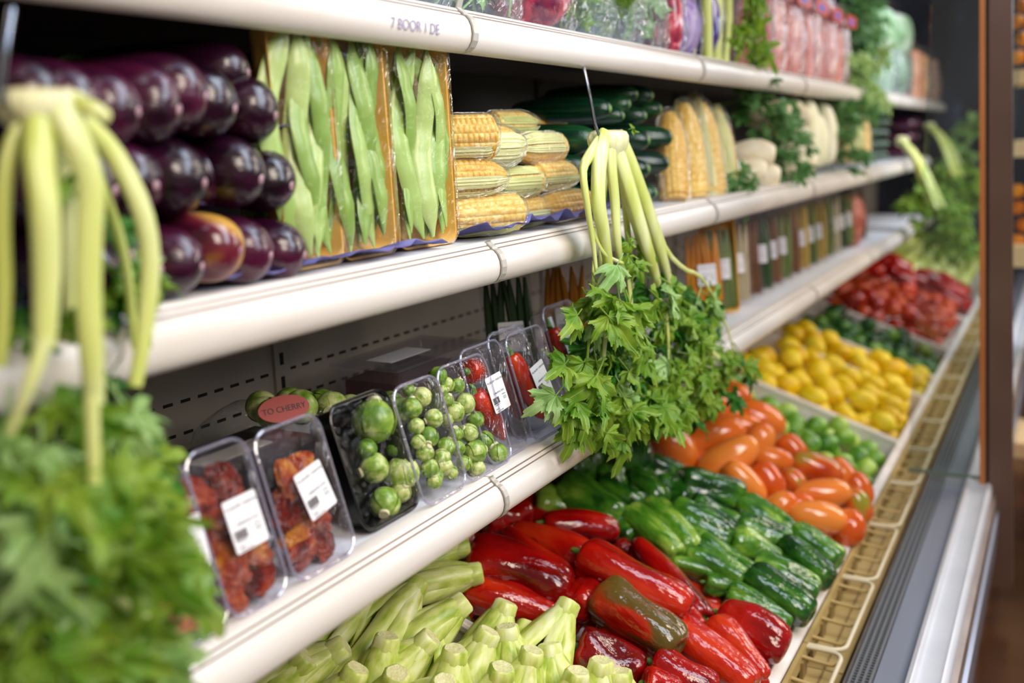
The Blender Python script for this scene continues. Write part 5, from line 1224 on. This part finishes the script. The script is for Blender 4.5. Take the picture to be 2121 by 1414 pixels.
leafbunch('leafy_herb', 'bushy green herb bunch hanging over the top shelf after the carrot bags', 'herb', at(1772, 40, 0, -1.02), .12, 60, 31, 'leafd', spread=(.08, .26, .26), stalks=8)
leafbunch('leafy_herb', 'light green herb leaves standing on the top price rail below the hanging bunch', 'herb', at(1770, 165, 0, -.93), .12, 26, 32, 'leafp', spread=(.08, .2, .12))
bag('lettuce_bag', 'clear bag of white and green lettuce after the hanging herb bunch, nearer one', 'bag', 1800, 1835, .34, .2, f_ball(LETT, .95, 2), seed=31, grp='bagged lettuces at the far top')
bag('lettuce_bag', 'clear bag of white and green lettuce further along the top shelf', 'bag', 1833, 1862, .36, .2, f_ball(LETT, .95, 2), seed=32, grp='bagged lettuces at the far top')
YEL = mat('yellow_produce', ['#c89a4c', '#e6cc90'], 6, .5); ORA = mat('orange_produce', ['#c07040', '#e0b090'], 6, .5)
for kx, (a_, b_, m_) in enumerate(((1862, 1884, ORA), (1884, 1904, YEL), (1904, 1920, ORA), (1920, 1934, YEL), (1934, 1946, YEL))):
    bag('vegetable_bag', 'blurred %s bag at the far end of the top shelf, %s past the lettuces' % ('yellow' if m_ is YEL else 'orange', ORD[kx]), 'bag', a_, b_, .38, .2, f_sticks(m_, .035, 14, .8), seed=40 + kx, grp='bags at the far end of the top shelf')

# ================================================================== BACKGROUND RIGHT: far fruit shelf, crate, floor things
fs_ = thing('fruit_shelf', 'dark fruit shelf with lit white shelf edges behind the brown door frame', 'shelf', (0, 0, 0))
YB = 5.2
def bx(u0, v0, u1, v1, y0, y1): a = at(u0, v1, 1, YB); b = at(u1, v0, 1, YB); return (a.x, y0, a.z), (b.x, y1, b.z)
q = MB(); a, b = bx(2092, -60, 2300, 1250, .45, .5); q.box((a[0], YB + .45, .05), (b[0], YB + .5, b[2])); q.build('rear_panel', M['slot'], fs_, False)
for (v0, v1) in ((134, 174), (287, 325), (512, 552), (935, 965), (985, 1040)):
    q = MB(); a, b = bx(2096, v0, 2300, v1, YB - .02, YB + .45); q.box(a, b); q.build('shelf_board', mat('cream_board', ['#d8c190', '#ecdcb4'], 3, .5), fs_, False)
a, b = bx(2096, 1042, 2300, 1130, YB - .02, YB + .4); MB().box(a, b).build('orange_plinth', mat('orange_red_plinth', '#b8360f', rough=.5), fs_, False)
ORG = simple('orange_mesh', P_ELL, mat('orange_skin', ['#c86a10', '#e08a1c', '#eda030'], 3, .4, bump=.2, bscale=30, rnd=.4), (1, 2), 12, 16)
k = 0
for (v, nr) in ((118, 3), (80, 3), (45, 3), (10, 2), (498, 4), (465, 4), (430, 4), (395, 3)):
    for c2 in range(nr):
        p = at(2108 + c2 * 30 + (12 if v in (80, 465, 10) else 0), v, 1, YB + .12); o = link('orange', ORG[k % 2]); o.matrix_world = Matrix.Translation(p) @ Matrix.Rotation(k, 4, 'Z') @ Matrix.Diagonal((.066, .066, .066, 1))
        tag(o, 'orange on the far fruit shelf, %s board, %s layer, %s from the frame' % ('upper' if v < 200 else 'middle', ORD[{118:0,80:1,45:2,10:3,498:0,465:1,430:2,395:3}[v]], ORD[c2]), 'orange', 'oranges on the far fruit shelf'); k += 1
fc = thing('fruit_carton', 'tan carton with rounded corner standing on the floor by the case front', 'carton', (.05, 4.6, 0))
def gbox(name, u0, v0, u1, v1, y, th, mt, par, O):
    a = at(u0, v1, 1, y); b = at(u1, v0, 1, y); MB().box((a.x - O[0], y - O[1], max(a.z, .0) - O[2]), (b.x - O[0], y + th - O[1], b.z - O[2])).build(name, mt, par, False)
gbox('carton_body', 1985, 1175, 2050, 1290, 4.6, .3, mat('carton_brown', ['#7a4a20', '#9a642f'], 4, .5), fc, (.05, 4.6, 0))
gbox('cream_lid', 2002, 1060, 2036, 1200, 4.55, .04, mat('cream_card', '#c9b08c', rough=.5), fc, (.05, 4.6, 0))

# ================================================================== buried pieces that show nothing are left out, the others get their labels
HIDDEN = {"low red pepper in the near red heap":[2,6,8,9,14,19,20,21,22,23,24],"low green pepper in the green heap":[0,1,2,4,5,6,7,8,9,10,11,12,13,14,15,17,18,19,20,21,23,24,25,26,27,28,29,30,31,32,33,34,35,36,37,38,39],"low plum tomato in the near heap":[0,1,2,4,5,7,8,10,13,14,15,16,17,18,20,22,23,24,25,27,28,29,30,31,32,33,35,38,39,40,41,42,43,44,45,46,47,48,49,50,52,53,54,55,59,60,61,62,63,64,65,67,68,69,72,73,75,76,78,80,81,82,83,84,85,87,88],"round green lime in the round lime crate":[2,4,8,10,16,19,20,22,26,28,35,42],"yellow lemon in the nearer lemon crate":[14,19],"yellow lemon in the further lemon crate":[],"dark green lime in the dark lime crate":[13,14,16,17,28,29],"deep orange-red tomato in the far tomato crate":[0,3,4,6,7,8,9,10,15,16,23,27,29,30,32,36,37],"dark red pepper in the far pepper crate":[1,3,4,5,8,12,13,17],"pale green head in the farthest crate":[]}
grp_ = {}
for o in list(COL.objects):
    if o.parent is None and str(o.get('label', '')).startswith('BURIED:'): grp_.setdefault(o['label'][7:], []).append(o)
for base, L_ in grp_.items():
    hid = set(HIDDEN.get(base, ())); keep = []
    for i, o in enumerate(L_):
        if i in hid:
            for ch in list(o.children): bpy.data.objects.remove(ch)
            bpy.data.objects.remove(o)
        else: keep.append(o)
    w_, _, c_ = base.partition(' in ')
    lb = rowlabel([o.matrix_world.translation for o in keep], w_, c_)
    for i, o in enumerate(keep): o['label'] = lb[i]
